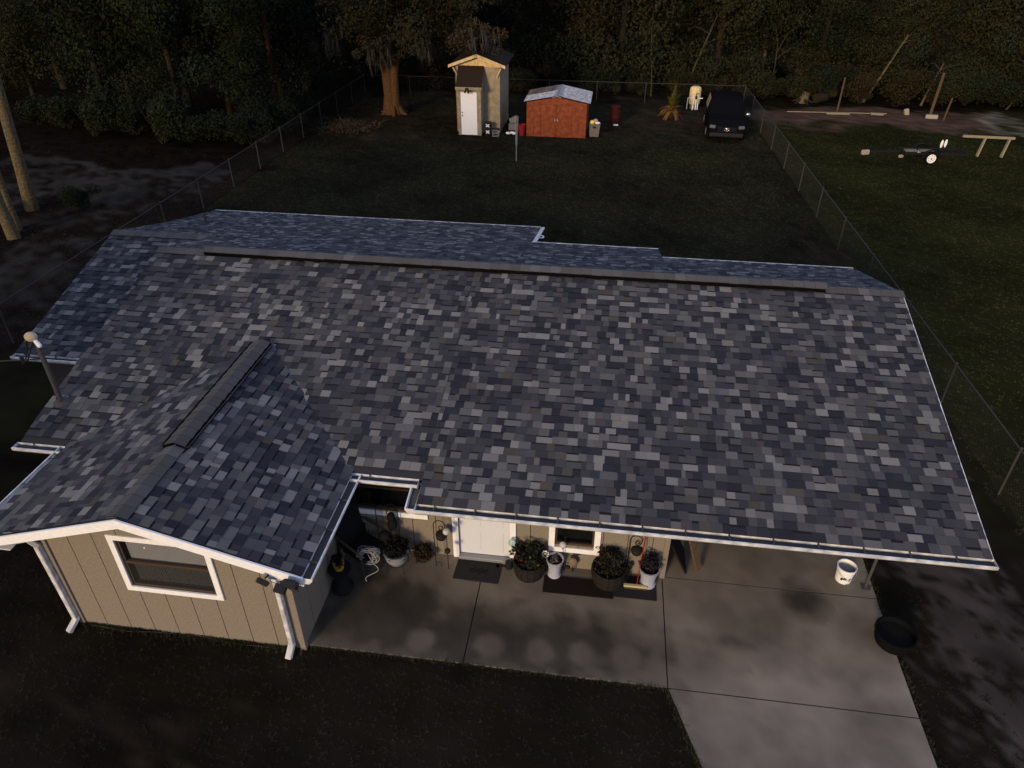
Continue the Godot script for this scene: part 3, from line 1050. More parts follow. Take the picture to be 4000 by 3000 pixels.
func stain(x: float, z: float) -> Color:
	var n := fn2.get_noise_2d(x * 8.0, z * 8.0)
	var n2 := fn.get_noise_2d(x * 5.0 + 30.0, z * 5.0)
	var k := 1.0 + 0.24 * n + 0.26 * n2
	k *= 1.0 + 0.30 * fn.get_noise_2d(x * 2.3 - 9.0, z * 2.3)
	var grime := fn2.get_noise_2d(x * 3.1 + 5.0, z * 3.1 - 20.0) + 0.5 * n
	k *= 1.0 - 0.26 * clampf((grime - 0.12) * 2.5, 0.0, 1.0)
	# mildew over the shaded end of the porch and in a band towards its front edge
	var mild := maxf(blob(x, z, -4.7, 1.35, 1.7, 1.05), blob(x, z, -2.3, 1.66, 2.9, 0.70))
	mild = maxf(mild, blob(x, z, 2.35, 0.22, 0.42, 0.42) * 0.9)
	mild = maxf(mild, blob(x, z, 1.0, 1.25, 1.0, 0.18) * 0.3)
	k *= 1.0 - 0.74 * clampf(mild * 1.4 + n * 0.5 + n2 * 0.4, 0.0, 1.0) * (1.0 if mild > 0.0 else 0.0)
	# pale rings where flower pots stood
	for p in [Vector2(-3.85, 1.86), Vector2(-2.75, 1.82), Vector2(-1.95, 1.80), Vector2(-1.30, 1.78), Vector2(-0.62, 1.72)]:
		var d := Vector2(x, z).distance_to(p)
		var pale := clampf((0.27 + 0.06 * n - d) * 9.0, 0.0, 1.0) * (0.75 + 0.4 * n2)
		k = lerpf(k, maxf(k, 0.70), pale)
	return Color(0.245 * k, 0.207 * k, 0.158 * k)

func slab_piece(parent: Node, quadp: Array, sd: float) -> void:
	# quadp: the four corners (Vector2 x, z) clockwise from the far left
	var mb := MB.new()
	var a: Vector2 = quadp[0]
	var b: Vector2 = quadp[1]
	var c: Vector2 = quadp[2]
	var d: Vector2 = quadp[3]
	var nu := maxi(2, int(a.distance_to(b) / 0.07))
	var nv := maxi(2, int(a.distance_to(d) / 0.07))
	var at := func(i: int, j: int) -> Vector3:
		var p := a.lerp(b, float(i) / nu).lerp(d.lerp(c, float(i) / nu), float(j) / nv)
		return Vector3(p.x, sd, p.y)
	var row := []
	for j in nv:
		for i in nu:
			var P := [at.call(i, j), at.call(i + 1, j), at.call(i + 1, j + 1), at.call(i, j + 1)]
			for q in [0, 1, 2, 0, 2, 3]:
				var p: Vector3 = P[q]
				mb.v.append(p)
				mb.n.append(Vector3.UP)
				mb.c.append(stain(p.x, p.z))
	mb.col = Color(0.15, 0.14, 0.12)
	var dn := Vector3.DOWN * 0.14
	var cs := [at.call(0, 0), at.call(nu, 0), at.call(nu, nv), at.call(0, nv)]
	for i in 4:
		var p: Vector3 = cs[i]
		var q: Vector3 = cs[(i + 1) % 4]
		mb.quad(p, q, q + dn, p + dn)
	part(mb, "slab_panel", M.concrete, parent)

func build_slab() -> void:
	var base := MB.new()
	base.box(Vector3(-1.03, -0.12, -1.2), Vector3(9.2, 0.10, 6.6))
	base.box(Vector3(1.95, -0.122, 4.4), Vector3(3.2, 0.10, 4.4))
	var o := part(base, "driveway", M.dark)
	o.set_meta("kind", "structure")
	var g := 0.009
	slab_piece(o, [Vector2(WWR + 0.02, 0.0), Vector2(-3.113 - g, 0.0), Vector2(-3.113 - g, 2.17), Vector2(WWR + 0.02, 2.17)], 0.0)
	slab_piece(o, [Vector2(-3.113 + g, 0.0), Vector2(0.01 - g, 0.0), Vector2(0.01 - g, 2.17), Vector2(-3.113 + g, 2.17)], 0.0)
	slab_piece(o, [Vector2(0.01 + g, 0.02), Vector2(3.59, 0.02), Vector2(3.585, 2.17), Vector2(0.01 + g, 2.17)], 0.0)
	slab_piece(o, [Vector2(0.03, -6.6), Vector2(3.66, -6.6), Vector2(3.60, 0.0), Vector2(0.03, 0.0)], 0.0)
	slab_piece(o, [Vector2(0.01 + g, 2.19), Vector2(3.585, 2.19), Vector2(3.65, 9.0), Vector2(2.45, 9.0)], 0.0)

func build_grass() -> void:
	# tufts: five bent blades
	var tuft := MB.new()
	var r := RandomNumberGenerator.new()
	r.seed = 77
	for i in 6:
		var a := r.randf() * TAU
		var d := Vector3(cos(a), 0, sin(a))
		var w := Vector3(-d.z, 0, d.x) * 0.006
		var o := Vector3(r.randf_range(-0.03, 0.03), -0.01, r.randf_range(-0.03, 0.03))
		var hh := r.randf_range(0.05, 0.09)
		var m := o + d * 0.02 + Vector3.UP * hh * 0.6
		var t := o + d * r.randf_range(0.04, 0.07) + Vector3.UP * hh
		tuft.quad(o - w, m - w * 0.8, m + w * 0.8, o + w)
		tuft.tri(m - w * 0.8, t, m + w * 0.8)
	var mesh := tuft.mesh()
	var areas := [["lawn_grass", -16.8, 6.3, -37.2, -7.2, 34000, "thin dark grass of the fenced back yard", 1.0], ["field_grass", 6.6, 27.0, -34.0, 2.0, 30000, "dark green grass of the open field beyond the fence", 1.0], ["yard_grass", -14.0, 6.5, -0.4, 7.5, 16000, "black dead grass in front of the house", 0.6], ["rough_grass", -32.0, -17.0, -24.0, 2.0, 14000, "sparse grass beyond the fence at the tall trunks", 1.2]]
	for a in areas:
		var tr: Array[Transform3D] = []
		var cs: Array[Color] = []
		for i in a[5]:
			var x := r.randf_range(a[1], a[2])
			var z := r.randf_range(a[3], a[4])
			if in_slab(x, z, 0.0): continue
			var b := bare(x, z)
			if r.randf() < b * 0.93: continue
			var k: float = r.randf_range(0.7, 1.3) * a[7]
			var t := turf_at(x, z)
			var f := r.randf_range(0.9, 1.3)
			var bs := Basis(Vector3.UP, r.randf() * TAU).scaled(Vector3(k * 1.3, k * r.randf_range(0.2, 0.45), k * 1.3))
			tr.append(Transform3D(bs, Vector3(x, ground_y(x, z), z)))
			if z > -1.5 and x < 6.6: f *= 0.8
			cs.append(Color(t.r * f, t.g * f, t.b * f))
		if a[0] == "yard_grass":
			# ragged growth over the edges of the slab
			for i in 1500:
				var x := 0.0
				var z := 0.0
				var e := i % 4
				if e == 0:
					x = r.randf_range(-5.6, 0.0); z = 2.19 + r.randfn() * 0.025
				elif e == 1:
					z = r.randf_range(2.2, 5.0); x = lerpf(0.01, 2.45, (z - 2.19) / 6.81) - 0.02 + r.randfn() * 0.03
				elif e == 2:
					z = r.randf_range(-2.0, 5.0); x = 3.62 + r.randfn() * 0.03
				else:
					x = r.randf_range(WWL, WWR); z = WWZ + 0.05 + absf(r.randfn()) * 0.05
				var t := turf_at(x, z)
				tr.append(Transform3D(Basis(Vector3.UP, r.randf() * TAU).scaled(Vector3(0.9, r.randf_range(0.5, 0.9), 0.9)), Vector3(x, ground_y(x, z), z)))
				cs.append(Color(t.r * 1.2, t.g * 1.25, t.b))
		var mm := MultiMesh.new()
		mm.transform_format = MultiMesh.TRANSFORM_3D
		mm.use_colors = true
		mm.mesh = mesh
		mm.instance_count = tr.size()
		for i in tr.size():
			mm.set_instance_transform(i, tr[i])
			mm.set_instance_color(i, cs[i])
		var o := MultiMeshInstance3D.new()
		o.name = a[0]
		o.multimesh = mm
		o.material_override = M.grass
		tag(o, a[6], "grass")
		o.set_meta("kind", "stuff")
		add_child(o)

# ---------------------------------------------------------------- back yard
func tower_shed() -> void:
	var t := thing("pump_house", "tall narrow beige outbuilding with a gable and a small porch over a white door", "shed", Vector3(-8.3, GROUND, -29.2))
	var W := 1.13   # half width of the tower (local x from -1.05 to 1.1)
	var mb := MB.new()
	var H := 3.22
	var D := 3.2
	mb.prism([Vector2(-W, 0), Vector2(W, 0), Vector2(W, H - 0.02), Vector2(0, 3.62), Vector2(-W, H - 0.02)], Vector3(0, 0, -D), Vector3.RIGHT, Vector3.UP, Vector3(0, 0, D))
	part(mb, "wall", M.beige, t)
	for s in [-1.0, 1.0]:
		var r := MB.new()
		var d := Vector3(s * 1.42, -0.50, 0)
		r.prism([Vector2(0, 3.70), Vector2(s * 1.42, 3.20), Vector2(s * 1.42, 3.27), Vector2(0, 3.78)], Vector3(0, 0, -D - 0.15), Vector3.RIGHT, Vector3.UP, Vector3(0, 0, D + 0.38))
		part(r, "roof", M.brownroof, t)
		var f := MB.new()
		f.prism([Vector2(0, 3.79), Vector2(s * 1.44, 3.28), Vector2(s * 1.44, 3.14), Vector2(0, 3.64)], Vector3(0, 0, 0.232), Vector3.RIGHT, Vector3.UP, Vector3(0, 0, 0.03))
		part(f, "rake_board", M.trimsunglow, t)
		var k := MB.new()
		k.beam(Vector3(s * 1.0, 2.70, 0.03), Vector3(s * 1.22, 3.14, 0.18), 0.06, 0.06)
		part(k, "bracket", M.trimsunglow, t)
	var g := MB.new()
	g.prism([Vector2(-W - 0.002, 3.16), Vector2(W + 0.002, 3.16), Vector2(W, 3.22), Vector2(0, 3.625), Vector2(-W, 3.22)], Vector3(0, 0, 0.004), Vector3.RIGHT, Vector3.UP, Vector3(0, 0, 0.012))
	part(g, "gable_panel", M.trimsunglow, t)  # golden panel puts the sunlit gable top into colour
	# the porch with the door
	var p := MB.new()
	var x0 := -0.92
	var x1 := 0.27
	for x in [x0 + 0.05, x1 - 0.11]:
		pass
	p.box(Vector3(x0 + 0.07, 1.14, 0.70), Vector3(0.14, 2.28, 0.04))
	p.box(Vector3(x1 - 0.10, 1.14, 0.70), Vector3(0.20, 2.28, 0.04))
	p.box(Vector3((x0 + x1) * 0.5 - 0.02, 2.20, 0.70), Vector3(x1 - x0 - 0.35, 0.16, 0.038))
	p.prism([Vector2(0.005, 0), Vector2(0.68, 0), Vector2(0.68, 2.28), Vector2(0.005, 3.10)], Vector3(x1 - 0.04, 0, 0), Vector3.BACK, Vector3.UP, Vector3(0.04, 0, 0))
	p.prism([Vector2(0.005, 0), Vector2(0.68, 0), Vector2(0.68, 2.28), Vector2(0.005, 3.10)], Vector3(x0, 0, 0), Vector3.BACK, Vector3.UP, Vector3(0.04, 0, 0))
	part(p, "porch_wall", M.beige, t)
	var dr := MB.new()
	dr.rbox(Vector3(-0.355, 1.06, 0.695), Vector3(0.83, 2.08, 0.045), 0.006)
	var door := part(dr, "door", M.white, t)
	for y in [0.98, 1.13]:
		var kn := MB.new()
		kn.ball(Vector3(-0.70, y, 0.745), Vector3(0.032, 0.032, 0.032), 8, 6)
		part(kn, "door_knob", M.iron, door)
	var pr := MB.new()
	pr.prism([Vector2(0.02, 3.14), Vector2(0.86, 2.26), Vector2(0.86, 2.33), Vector2(0.02, 3.22)], Vector3(x0 - 0.06, 0, 0), Vector3.BACK, Vector3.UP, Vector3(x1 - x0 + 0.12, 0, 0))
	part(pr, "porch_roof", M.brownroof, t)
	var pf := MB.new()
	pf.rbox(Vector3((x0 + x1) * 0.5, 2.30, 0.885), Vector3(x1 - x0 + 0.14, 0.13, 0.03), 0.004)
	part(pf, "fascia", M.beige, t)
	var lamp := MB.new()
	lamp.box(Vector3(-0.40, 2.28, 0.93), Vector3(0.16, 0.12, 0.07))
	lamp.cyl(Vector3(-0.45, 2.24, 0.96), Vector3(-0.47, 2.14, 1.05), 0.04, 0.055, 8)
	lamp.cyl(Vector3(-0.33, 2.24, 0.96), Vector3(-0.30, 2.14, 1.05), 0.04, 0.055, 8)
	part(lamp, "porch_lamp", M.plastic, t)

func red_shed() -> void:
	var t := thing("garden_shed", "low red metal garden shed with a rusty corrugated tin roof", "shed", Vector3(-4.22, GROUND, -28.72))
	var W := 1.52
	var D := 2.75
	var mb := MB.new()
	mb.prism([Vector2(-W, 0), Vector2(W, 0), Vector2(W, 1.66), Vector2(0, 1.94), Vector2(-W, 1.66)], Vector3(0, 0, -D), Vector3.RIGHT, Vector3.UP, Vector3(0, 0, D - 0.03))
	part(mb, "wall", M.redmetal, t)
	# front panels with folded seams
	var xs := [-1.52, -1.14, -0.80, -0.015, 0.015, 0.78, 1.14, 1.52]
	for i in xs.size() - 1:
		if i == 3: continue
		var q := MB.new()
		var a: float = xs[i] + 0.006
		var b: float = xs[i + 1] - 0.006
		var door: bool = i == 2 or i == 4
		q.rbox(Vector3((a + b) * 0.5, 0.80 if door else 0.82, -0.012 if door else -0.018), Vector3(b - a, 1.52 if door else 1.62, 0.02), 0.004)
		var o := part(q, "door" if door else "front_panel", M.redmetal, t)
		if door:
			var hd := MB.new()
			var hx := -0.07 if i == 2 else 0.07
			hd.beam(Vector3(hx, 0.78, 0.018), Vector3(hx, 0.95, 0.018), 0.02, 0.03)
			hd.beam(Vector3(hx * 1.6, 0.80, 0.020), Vector3(0, 0.88, 0.020), 0.014, 0.02)
			part(hd, "latch", M.galv, o)
	var gb := MB.new()
	gb.prism([Vector2(-W, 1.61), Vector2(W, 1.61), Vector2(W, 1.66), Vector2(0, 1.94), Vector2(-W, 1.66)], Vector3(0, 0, -0.03), Vector3.RIGHT, Vector3.UP, Vector3(0, 0, 0.03))
	part(gb, "gable_panel", M.redmetal, t)
	# corrugated roof: ribs run down the slope
	for s in [-1.0, 1.0]:
		var d := Vector3(s * (W + 0.10), -0.31, 0)
		var n := 6
		var LZ := D + 0.12
		for k in 2:
			var z0 := 0.10 - LZ * k * 0.5
			var pm := MB.new()
			for i in n:
				var za := z0 - LZ * 0.5 * i / n
				var zb := z0 - LZ * 0.5 * (i + 1) / n
				var ya := 0.07 if i % 2 == 0 else 0.0
				var yb := 0.0 if i % 2 == 0 else 0.07
				var o := Vector3(s * 0.06, 1.955, 0)
				var A := o + Vector3(0, ya, za)
				var B := o + Vector3(0, yb, zb)
				pm.col = Color.WHITE
				if s > 0: pm.quad(A, B, B + d, A + d)
				else: pm.quad(A + d, B + d, B, A)
			part(pm, "roof_sheet", M.tin if not (s < 0 and k == 1) else M.tin2, t)
	var cap := MB.new()
	cap.prism([Vector2(-0.22, 1.945), Vector2(0, 2.0), Vector2(0.22, 1.945), Vector2(0.22, 1.965), Vector2(0, 2.02), Vector2(-0.22, 1.965)], Vector3(0, 0, -D - 0.02), Vector3.RIGHT, Vector3.UP, Vector3(0, 0, D + 0.14))
	part(cap, "ridge_cap", M.galv, t)
	var rst := MB.new()
	for q in [Vector3(0.12, 1.99, -0.5), Vector3(-0.12, 1.97, 0.04), Vector3(0.16, 1.985, 0.02)]:
		rst.ball(q, Vector3(0.09, 0.02, 0.07), 8, 4)
	part(rst, "rust_patch", M.rustmetal, t)

func yard_clutter() -> void:
	# black cylinder bin with crossed tape, cage, boxes, bag, red bin, tote
	var at := func(x: float, z: float) -> Vector3: return Vector3(x, GROUND - 0.01, z)
	var t := thing("speaker_case", "black case with two white crosses beside the beige outbuilding", "case", at.call(-7.72, -28.72))
	var mb := MB.new()
	mb.rbox(Vector3(0, 0.33, 0), Vector3(0.32, 0.66, 0.30), 0.03)
	part(mb, "body", M.plastic, t)
	for y in [0.19, 0.50]:
		var x := MB.new()
		x.box(Vector3(0, y, 0.156), Vector3(0.22, 0.045, 0.012), Basis(Vector3.BACK, 0.7))
		x.box(Vector3(0, y, 0.158), Vector3(0.22, 0.045, 0.012), Basis(Vector3.BACK, -0.7))
		part(x, "cross", M.white, t)
	t = thing("wire_cage", "small grey wire cage standing beside the black case", "cage", at.call(-7.30, -28.55))
	mb = MB.new()
	for x in [-0.15, 0.15]:
		for z in [-0.12, 0.12]:
			mb.cyl(Vector3(x, 0, z), Vector3(x, 0.32, z), 0.014, 0.014, 5)
	for y in [0.01, 0.16, 0.32]:
		for s in [-1.0, 1.0]:
			mb.cyl(Vector3(-0.15, y, 0.12 * s), Vector3(0.15, y, 0.12 * s), 0.012, 0.012, 5)
			mb.cyl(Vector3(0.15 * s, y, -0.12), Vector3(0.15 * s, y, 0.12), 0.012, 0.012, 5)
	part(mb, "frame", M.galv, t)
	var lid := MB.new()
	lid.rbox(Vector3(0, 0.36, 0), Vector3(0.36, 0.05, 0.30), 0.01)
	part(lid, "lid", M.plastic, t)
	t = thing("cooler", "pale box with its grey lid tilted open by the red shed", "box", at.call(-6.45, -29.2))
	mb = MB.new()
	mb.rbox(Vector3(0, 0.36, 0), Vector3(0.50, 0.32, 0.35), 0.02)
	part(mb, "body", M.greyplastic, t)
	var l2 := MB.new()
	l2.rbox(Vector3(-0.02, 0.66, -0.12), Vector3(0.46, 0.30, 0.05), 0.015, Basis(Vector3.BACK, 0.45) * Basis(Vector3.RIGHT, -0.4))
	part(l2, "lid", M.greyplastic, t)
	var cr := MB.new()
	cr.rbox(Vector3(0, 0.10, 0), Vector3(0.52, 0.19, 0.36), 0.01)
	part(cr, "crate", M.plastic, t)
	mb = MB.new()
	var r := RandomNumberGenerator.new()
	r.seed = 5
	for i in 9:
		mb.ball(Vector3(-6.52 + r.randf_range(-0.24, 0.24), 0.07 + r.randf_range(0, 0.05), -28.72 + r.randf_range(-0.08, 0.08)), Vector3(0.12, 0.05, 0.09), 8, 5)
	single(mb, "plastic_bag", M.white, "crumpled white plastic bag lying in front of the pale box", "bag")
	t = thing("red_bin", "small red bin between the folded clothes line and the red shed", "bin", at.call(-5.98, -28.95))
	mb = MB.new()
	mb.lathe(Vector3.ZERO, [Vector2(0, 0), Vector2(0.16, 0), Vector2(0.2, 0.5), Vector2(0.215, 0.5), Vector2(0.215, 0.53), Vector2(0.19, 0.53), Vector2(0.15, 0.06), Vector2(0, 0.06)], 14)
	part(mb, "body", M.red, t)
	# folded rotary clothes line
	t = thing("clothes_dryer", "folded rotary clothes line of pale metal standing in the lawn", "clothes line", at.call(-5.70, -24.4))
	mb = MB.new()
	mb.cyl(Vector3(0, -0.02, 0), Vector3(0, 1.95, 0), 0.018, 0.018, 8)
	part(mb, "pole", M.galv, t)
	for i in 4:
		var a := i * TAU / 4 + 0.4
		var ar := MB.new()
		ar.cyl(Vector3(cos(a) * 0.03, 0.72, sin(a) * 0.03), Vector3(cos(a) * 0.085, 2.0, sin(a) * 0.085), 0.009, 0.009, 6)
		part(ar, "arm", M.galv, t)
	# grey tote with yellow and pink things
	t = thing("storage_tote", "grey tote heaped with yellow and pink plastic beside the red shed", "tote", at.call(-2.28, -29.35))
	mb = MB.new()
	mb.prism([Vector2(-0.23, 0), Vector2(0.23, 0), Vector2(0.28, 0.60), Vector2(-0.28, 0.60)], Vector3(0, 0, -0.2), Vector3.RIGHT, Vector3.UP, Vector3(0, 0, 0.4))
	mb.rbox(Vector3(0, 0.60, 0), Vector3(0.60, 0.05, 0.45), 0.012)
	part(mb, "body", M.greyplastic, t)
	var hd := MB.new()
	hd.box(Vector3(0, 0.47, 0.203), Vector3(0.17, 0.09, 0.02))
	part(hd, "handle", M.plastic, t)
	for q in [[Vector3(-0.14, 0.68, 0.04), Vector3(0.14, 0.11, 0.13), M.yellow], [Vector3(0.03, 0.74, -0.05), Vector3(0.13, 0.10, 0.12), M.pink], [Vector3(0.14, 0.66, 0.05), Vector3(0.14, 0.06, 0.12), M.white]]:
		var b := MB.new()
		b.ball(q[0], q[1], 9, 6)
		part(b, "crumpled_wrap", q[2], t)
	# rust red drum
	t = thing("steel_drum", "rusty red steel drum standing alone in front of the back fence", "drum", at.call(-1.27, -32.2))
	mb = MB.new()
	var pr := [Vector2(0, 0), Vector2(0.29, 0), Vector2(0.30, 0.02)]
	for i in 3:
		pr.append(Vector2(0.285, 0.06 + i * 0.28)); pr.append(Vector2(0.285, 0.27 + i * 0.28)); pr.append(Vector2(0.30, 0.30 + i * 0.28))
	pr.append(Vector2(0.27, 0.90)); pr.append(Vector2(0.0, 0.88))
	mb.lathe(Vector3.ZERO, pr, 18)
	part(mb, "body", M.drum, t)
	mb = MB.new()
	mb.rbox(Vector3(-1.2, -0.03, -31.7), Vector3(0.26, 0.07, 0.12), 0.015, Basis(Vector3.UP, 0.2))
	single(mb, "paving_brick", M.pvc, "pale brick lying in front of the rusty drum", "brick")
	# pressure tank
	t = thing("water_tank", "cream pressure tank with white pipes in front of the back fence", "tank", at.call(3.3, -36.5))
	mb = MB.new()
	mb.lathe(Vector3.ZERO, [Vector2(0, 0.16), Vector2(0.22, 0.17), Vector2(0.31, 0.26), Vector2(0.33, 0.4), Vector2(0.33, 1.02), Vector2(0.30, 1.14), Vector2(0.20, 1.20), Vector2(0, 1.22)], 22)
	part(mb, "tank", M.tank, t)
	var st := MB.new()
	st.lathe(Vector3.ZERO, [Vector2(0.24, -0.02), Vector2(0.22, 0.2)], 16)
	part(st, "stand", M.galv, t)
	for pts in [[Vector3(-0.42, 0, 0.35), Vector3(-0.42, 0.62, 0.36), Vector3(0.1, 0.62, 0.37), Vector3(0.42, 0.62, 0.34)], [Vector3(-0.12, 0, 0.55), Vector3(-0.06, 0.5, 0.40), Vector3(0.0, 0.66, 0.38)], [Vector3(0.06, 0, 0.50), Vector3(0.06, 0.66, 0.40)], [Vector3(0.18, 0, 0.45), Vector3(0.17, 0.35, 0.40)]]:
		var pm := MB.new()
		pm.tube(pts, [0.026], 7)
		part(pm, "pipe", M.pvc, t)
	var ga := MB.new()
	ga.tube([Vector3(0.02, 0.62, 0.40), Vector3(0.02, 0.84, 0.40), Vector3(0.09, 0.92, 0.39), Vector3(0.15, 0.86, 0.38)], [0.02], 6)
	ga.rbox(Vector3(0.04, 0.66, 0.43), Vector3(0.12, 0.16, 0.08), 0.01)
	part(ga, "pressure_switch", M.plastic, t)
	# ring lying in the lawn
	mb = MB.new()
	var pts := []
	for i in 17: pts.append(Vector3(-3.64 + 0.11 * cos(TAU * i / 16), GROUND + 0.03, -15.2 + 0.11 * sin(TAU * i / 16)))
	mb.tube(pts, [0.022], 6)
	single(mb, "plastic_ring", M.pvc, "small white ring lying on the lawn behind the roof", "ring")

func wheel_mesh(r: float, w: float) -> MB:
	var t := MB.new()
	var b := Basis(Vector3.BACK, PI / 2)
	t.lathe(Vector3(w * 0.5, 0, 0), [Vector2(r * 0.6, 0), Vector2(r * 0.93, 0.0), Vector2(r, w * 0.2), Vector2(r, w * 0.8), Vector2(r * 0.93, w), Vector2(r * 0.6, w)], 24, b)
	return t

func car() -> void:
	var t := thing("parked_suv", "black sport utility vehicle parked against the chain-link fence, front forward", "car", Vector3(4.27, GROUND, -28.85), -0.06)
	# body: cross-sections along the length, z = 0 at the front bumper, running back to -4.6
	var secs := [
		[0.00, 0.78, 0.28, 0.62, 0.66], [-0.12, 0.90, 0.24, 0.80, 0.84], [-0.45, 0.94, 0.24, 0.92, 0.98], [-1.15, 0.95, 0.24, 0.98, 1.08], [-1.35, 0.95, 0.24, 1.00, 1.12],
		[-2.05, 0.95, 0.24, 1.02, 1.66], [-2.5, 0.95, 0.24, 1.03, 1.74], [-3.6, 0.95, 0.24, 1.03, 1.74], [-4.2, 0.94, 0.26, 1.02, 1.66], [-4.55, 0.90, 0.34, 0.98, 1.06], [-4.6, 0.80, 0.40, 0.9, 0.95]]
	var ring := func(s: Array) -> Array:
		var z: float = s[0]; var w: float = s[1]; var lo: float = s[2]; var belt: float = s[3]; var top: float = s[4]
		var cab: bool = top - belt > 0.15
		var tw := w - (0.17 if cab else 0.08)
		return [Vector3(-w * 0.92, lo, z), Vector3(-w, lo + 0.15, z), Vector3(-w, belt - 0.08, z), Vector3(-w + 0.03, belt, z), Vector3(-tw, top - 0.07 if cab else top - 0.02, z), Vector3(-tw + 0.12, top, z), Vector3(tw - 0.12, top, z), Vector3(tw, top - 0.07 if cab else top - 0.02, z), Vector3(w - 0.03, belt, z), Vector3(w, belt - 0.08, z), Vector3(w, lo + 0.15, z), Vector3(w * 0.92, lo, z)]
	var body := MB.new()
	for i in secs.size() - 1:
		var A: Array = ring.call(secs[i])
		var B: Array = ring.call(secs[i + 1])
		for k in A.size() - 1:
			body.quad(A[k], B[k], B[k + 1], A[k + 1])
	var F: Array = ring.call(secs[0])
	for k in range(1, F.size() - 1): body.tri(F[0], F[k], F[k + 1])
	var R: Array = ring.call(secs[secs.size() - 1])
	for k in range(1, R.size() - 1): body.tri(R[0], R[k + 1], R[k])
	part(body, "body", M.carpaint, t)
	var ws := MB.new()
	ws.quad(Vector3(-0.83, 1.09, -1.40), Vector3(-0.70, 1.60, -1.99), Vector3(0.70, 1.60, -1.99), Vector3(0.83, 1.09, -1.40))
	part(ws, "windshield", M.carglass, t)
	ws.v = PackedVector3Array(); ws.n = PackedVector3Array(); ws.c = PackedColorArray()
	for s in [-1.0, 1.0]:
		for q in [[-1.75, -2.55], [-2.65, -3.45], [-3.55, -4.1]]:
			var sw := MB.new()
			sw.quad(Vector3(s * 0.935, 1.06, q[0]), Vector3(s * 0.80, 1.58 if q[0] < -2 else 1.42, q[0] - 0.1), Vector3(s * 0.80, 1.58, q[1] + 0.02), Vector3(s * 0.935, 1.06, q[1]))
			part(sw, "side_window", M.carglass, t)
		var hl := MB.new()
		hl.rbox(Vector3(s * 0.70, 0.76, -0.075), Vector3(0.30, 0.15, 0.14), 0.03, Basis(Vector3.UP, s * 0.35))
		part(hl, "headlight", M.chromedull, t)
		var mi := MB.new()
		mi.ball(Vector3(s * 1.06, 1.08, -1.55), Vector3(0.12, 0.08, 0.06), 9, 6)
		part(mi, "mirror", M.chrome if s > 0 else M.carpaint, t)
		for z in [-0.85, -3.65]:
			var wn := Vector3(s * 0.84, 0.35, z)
			var tire := part(wheel_mesh(0.35, 0.22), "wheel", M.rubber, t)
			tire.position = wn
			var rim := MB.new()
			rim.lathe(Vector3(s * 0.115, 0, 0), [Vector2(0.0, 0.03), Vector2(0.10, 0.02), Vector2(0.21, 0.0)], 16, Basis(Vector3.BACK, -s * PI / 2))
			part(rim, "rim", M.galv, tire)
		var fg := MB.new()
		fg.cyl(Vector3(s * 0.62, 0.42, 0.0), Vector3(s * 0.62, 0.42, 0.03), 0.06, 0.06, 10)
		part(fg, "fog_lamp", M.chromedull, t)
	var gr := MB.new()
	for i in 4: gr.rbox(Vector3(0, 0.58 + i * 0.055, 0.012), Vector3(0.92, 0.022, 0.04), 0.006)
	part(gr, "grille", M.plastic, t)
	var bp := MB.new()
	bp.rbox(Vector3(0, 0.40, 0.02), Vector3(1.66, 0.20, 0.16), 0.05)
	part(bp, "bumper", M.plastic, t)
	var em := MB.new()
	var pts := []
	for i in 17: pts.append(Vector3(0.105 * cos(TAU * i / 16), 0.67 + 0.07 * sin(TAU * i / 16), 0.06))
	em.tube(pts, [0.016], 6)
	em.ball(Vector3(0, 0.67, 0.05), Vector3(0.05, 0.06, 0.012), 10, 6)
	em.box(Vector3(0, 0.695, 0.055), Vector3(0.15, 0.018, 0.012))
	part(em, "emblem", M.chrome, t)

func link_fence(label: String, p: Vector3, q: Vector3, step: float, h := 1.12) -> void:
	var t := thing("chain_link_fence", label, "fence", p, 0.0)
	var d := q - p
	var L := d.length()
	var u := d / L
	var n := int(round(L / step))
	var pm := MB.new()
	pm.cyl(Vector3(0, -0.25, 0), Vector3(0, h + 0.03, 0), 0.025, 0.025, 8)
	pm.ball(Vector3(0, h + 0.03, 0), Vector3(0.036, 0.03, 0.036), 8, 4)
	var mesh := pm.mesh()
	for i in n + 1:
		share(mesh, "post", M.wire, t, Transform3D(Basis(), u * (L * i / n)))
	var rm := MB.new()
	rm.cyl(Vector3(0, h, 0), u * L + Vector3(0, h, 0), 0.017, 0.017, 7)
	part(rm, "top_rail", M.wire, t)
	var w := MB.new()
	var side := Vector3(-u.z, 0, u.x) * 0.004
	var pitch := 0.075
	var hh := h - 0.04
	var k := int((L + hh) / pitch)
	for dirn in 2:
		for i in k:
			# one diagonal wire, cut to the ends of the run
			var a0 := -hh + i * pitch
			var s0 := 0.0
			var s1 := hh
			if a0 < 0: s0 = -a0
			if a0 + hh > L: s1 = L - a0
			if s1 - s0 < 0.05: continue
			var y0 := s0 if dirn == 0 else hh - s0
			var y1 := s1 if dirn == 0 else hh - s1
			var A := u * (a0 + s0) + Vector3.UP * (y0 + 0.03) + side * (dirn - 0.5)
			var B := u * (a0 + s1) + Vector3.UP * (y1 + 0.03) + side * (dirn - 0.5)
			w.tube([A, B], [0.0012], 3, false)
	part(w, "wire_mesh", M.wire, t, "stuff")

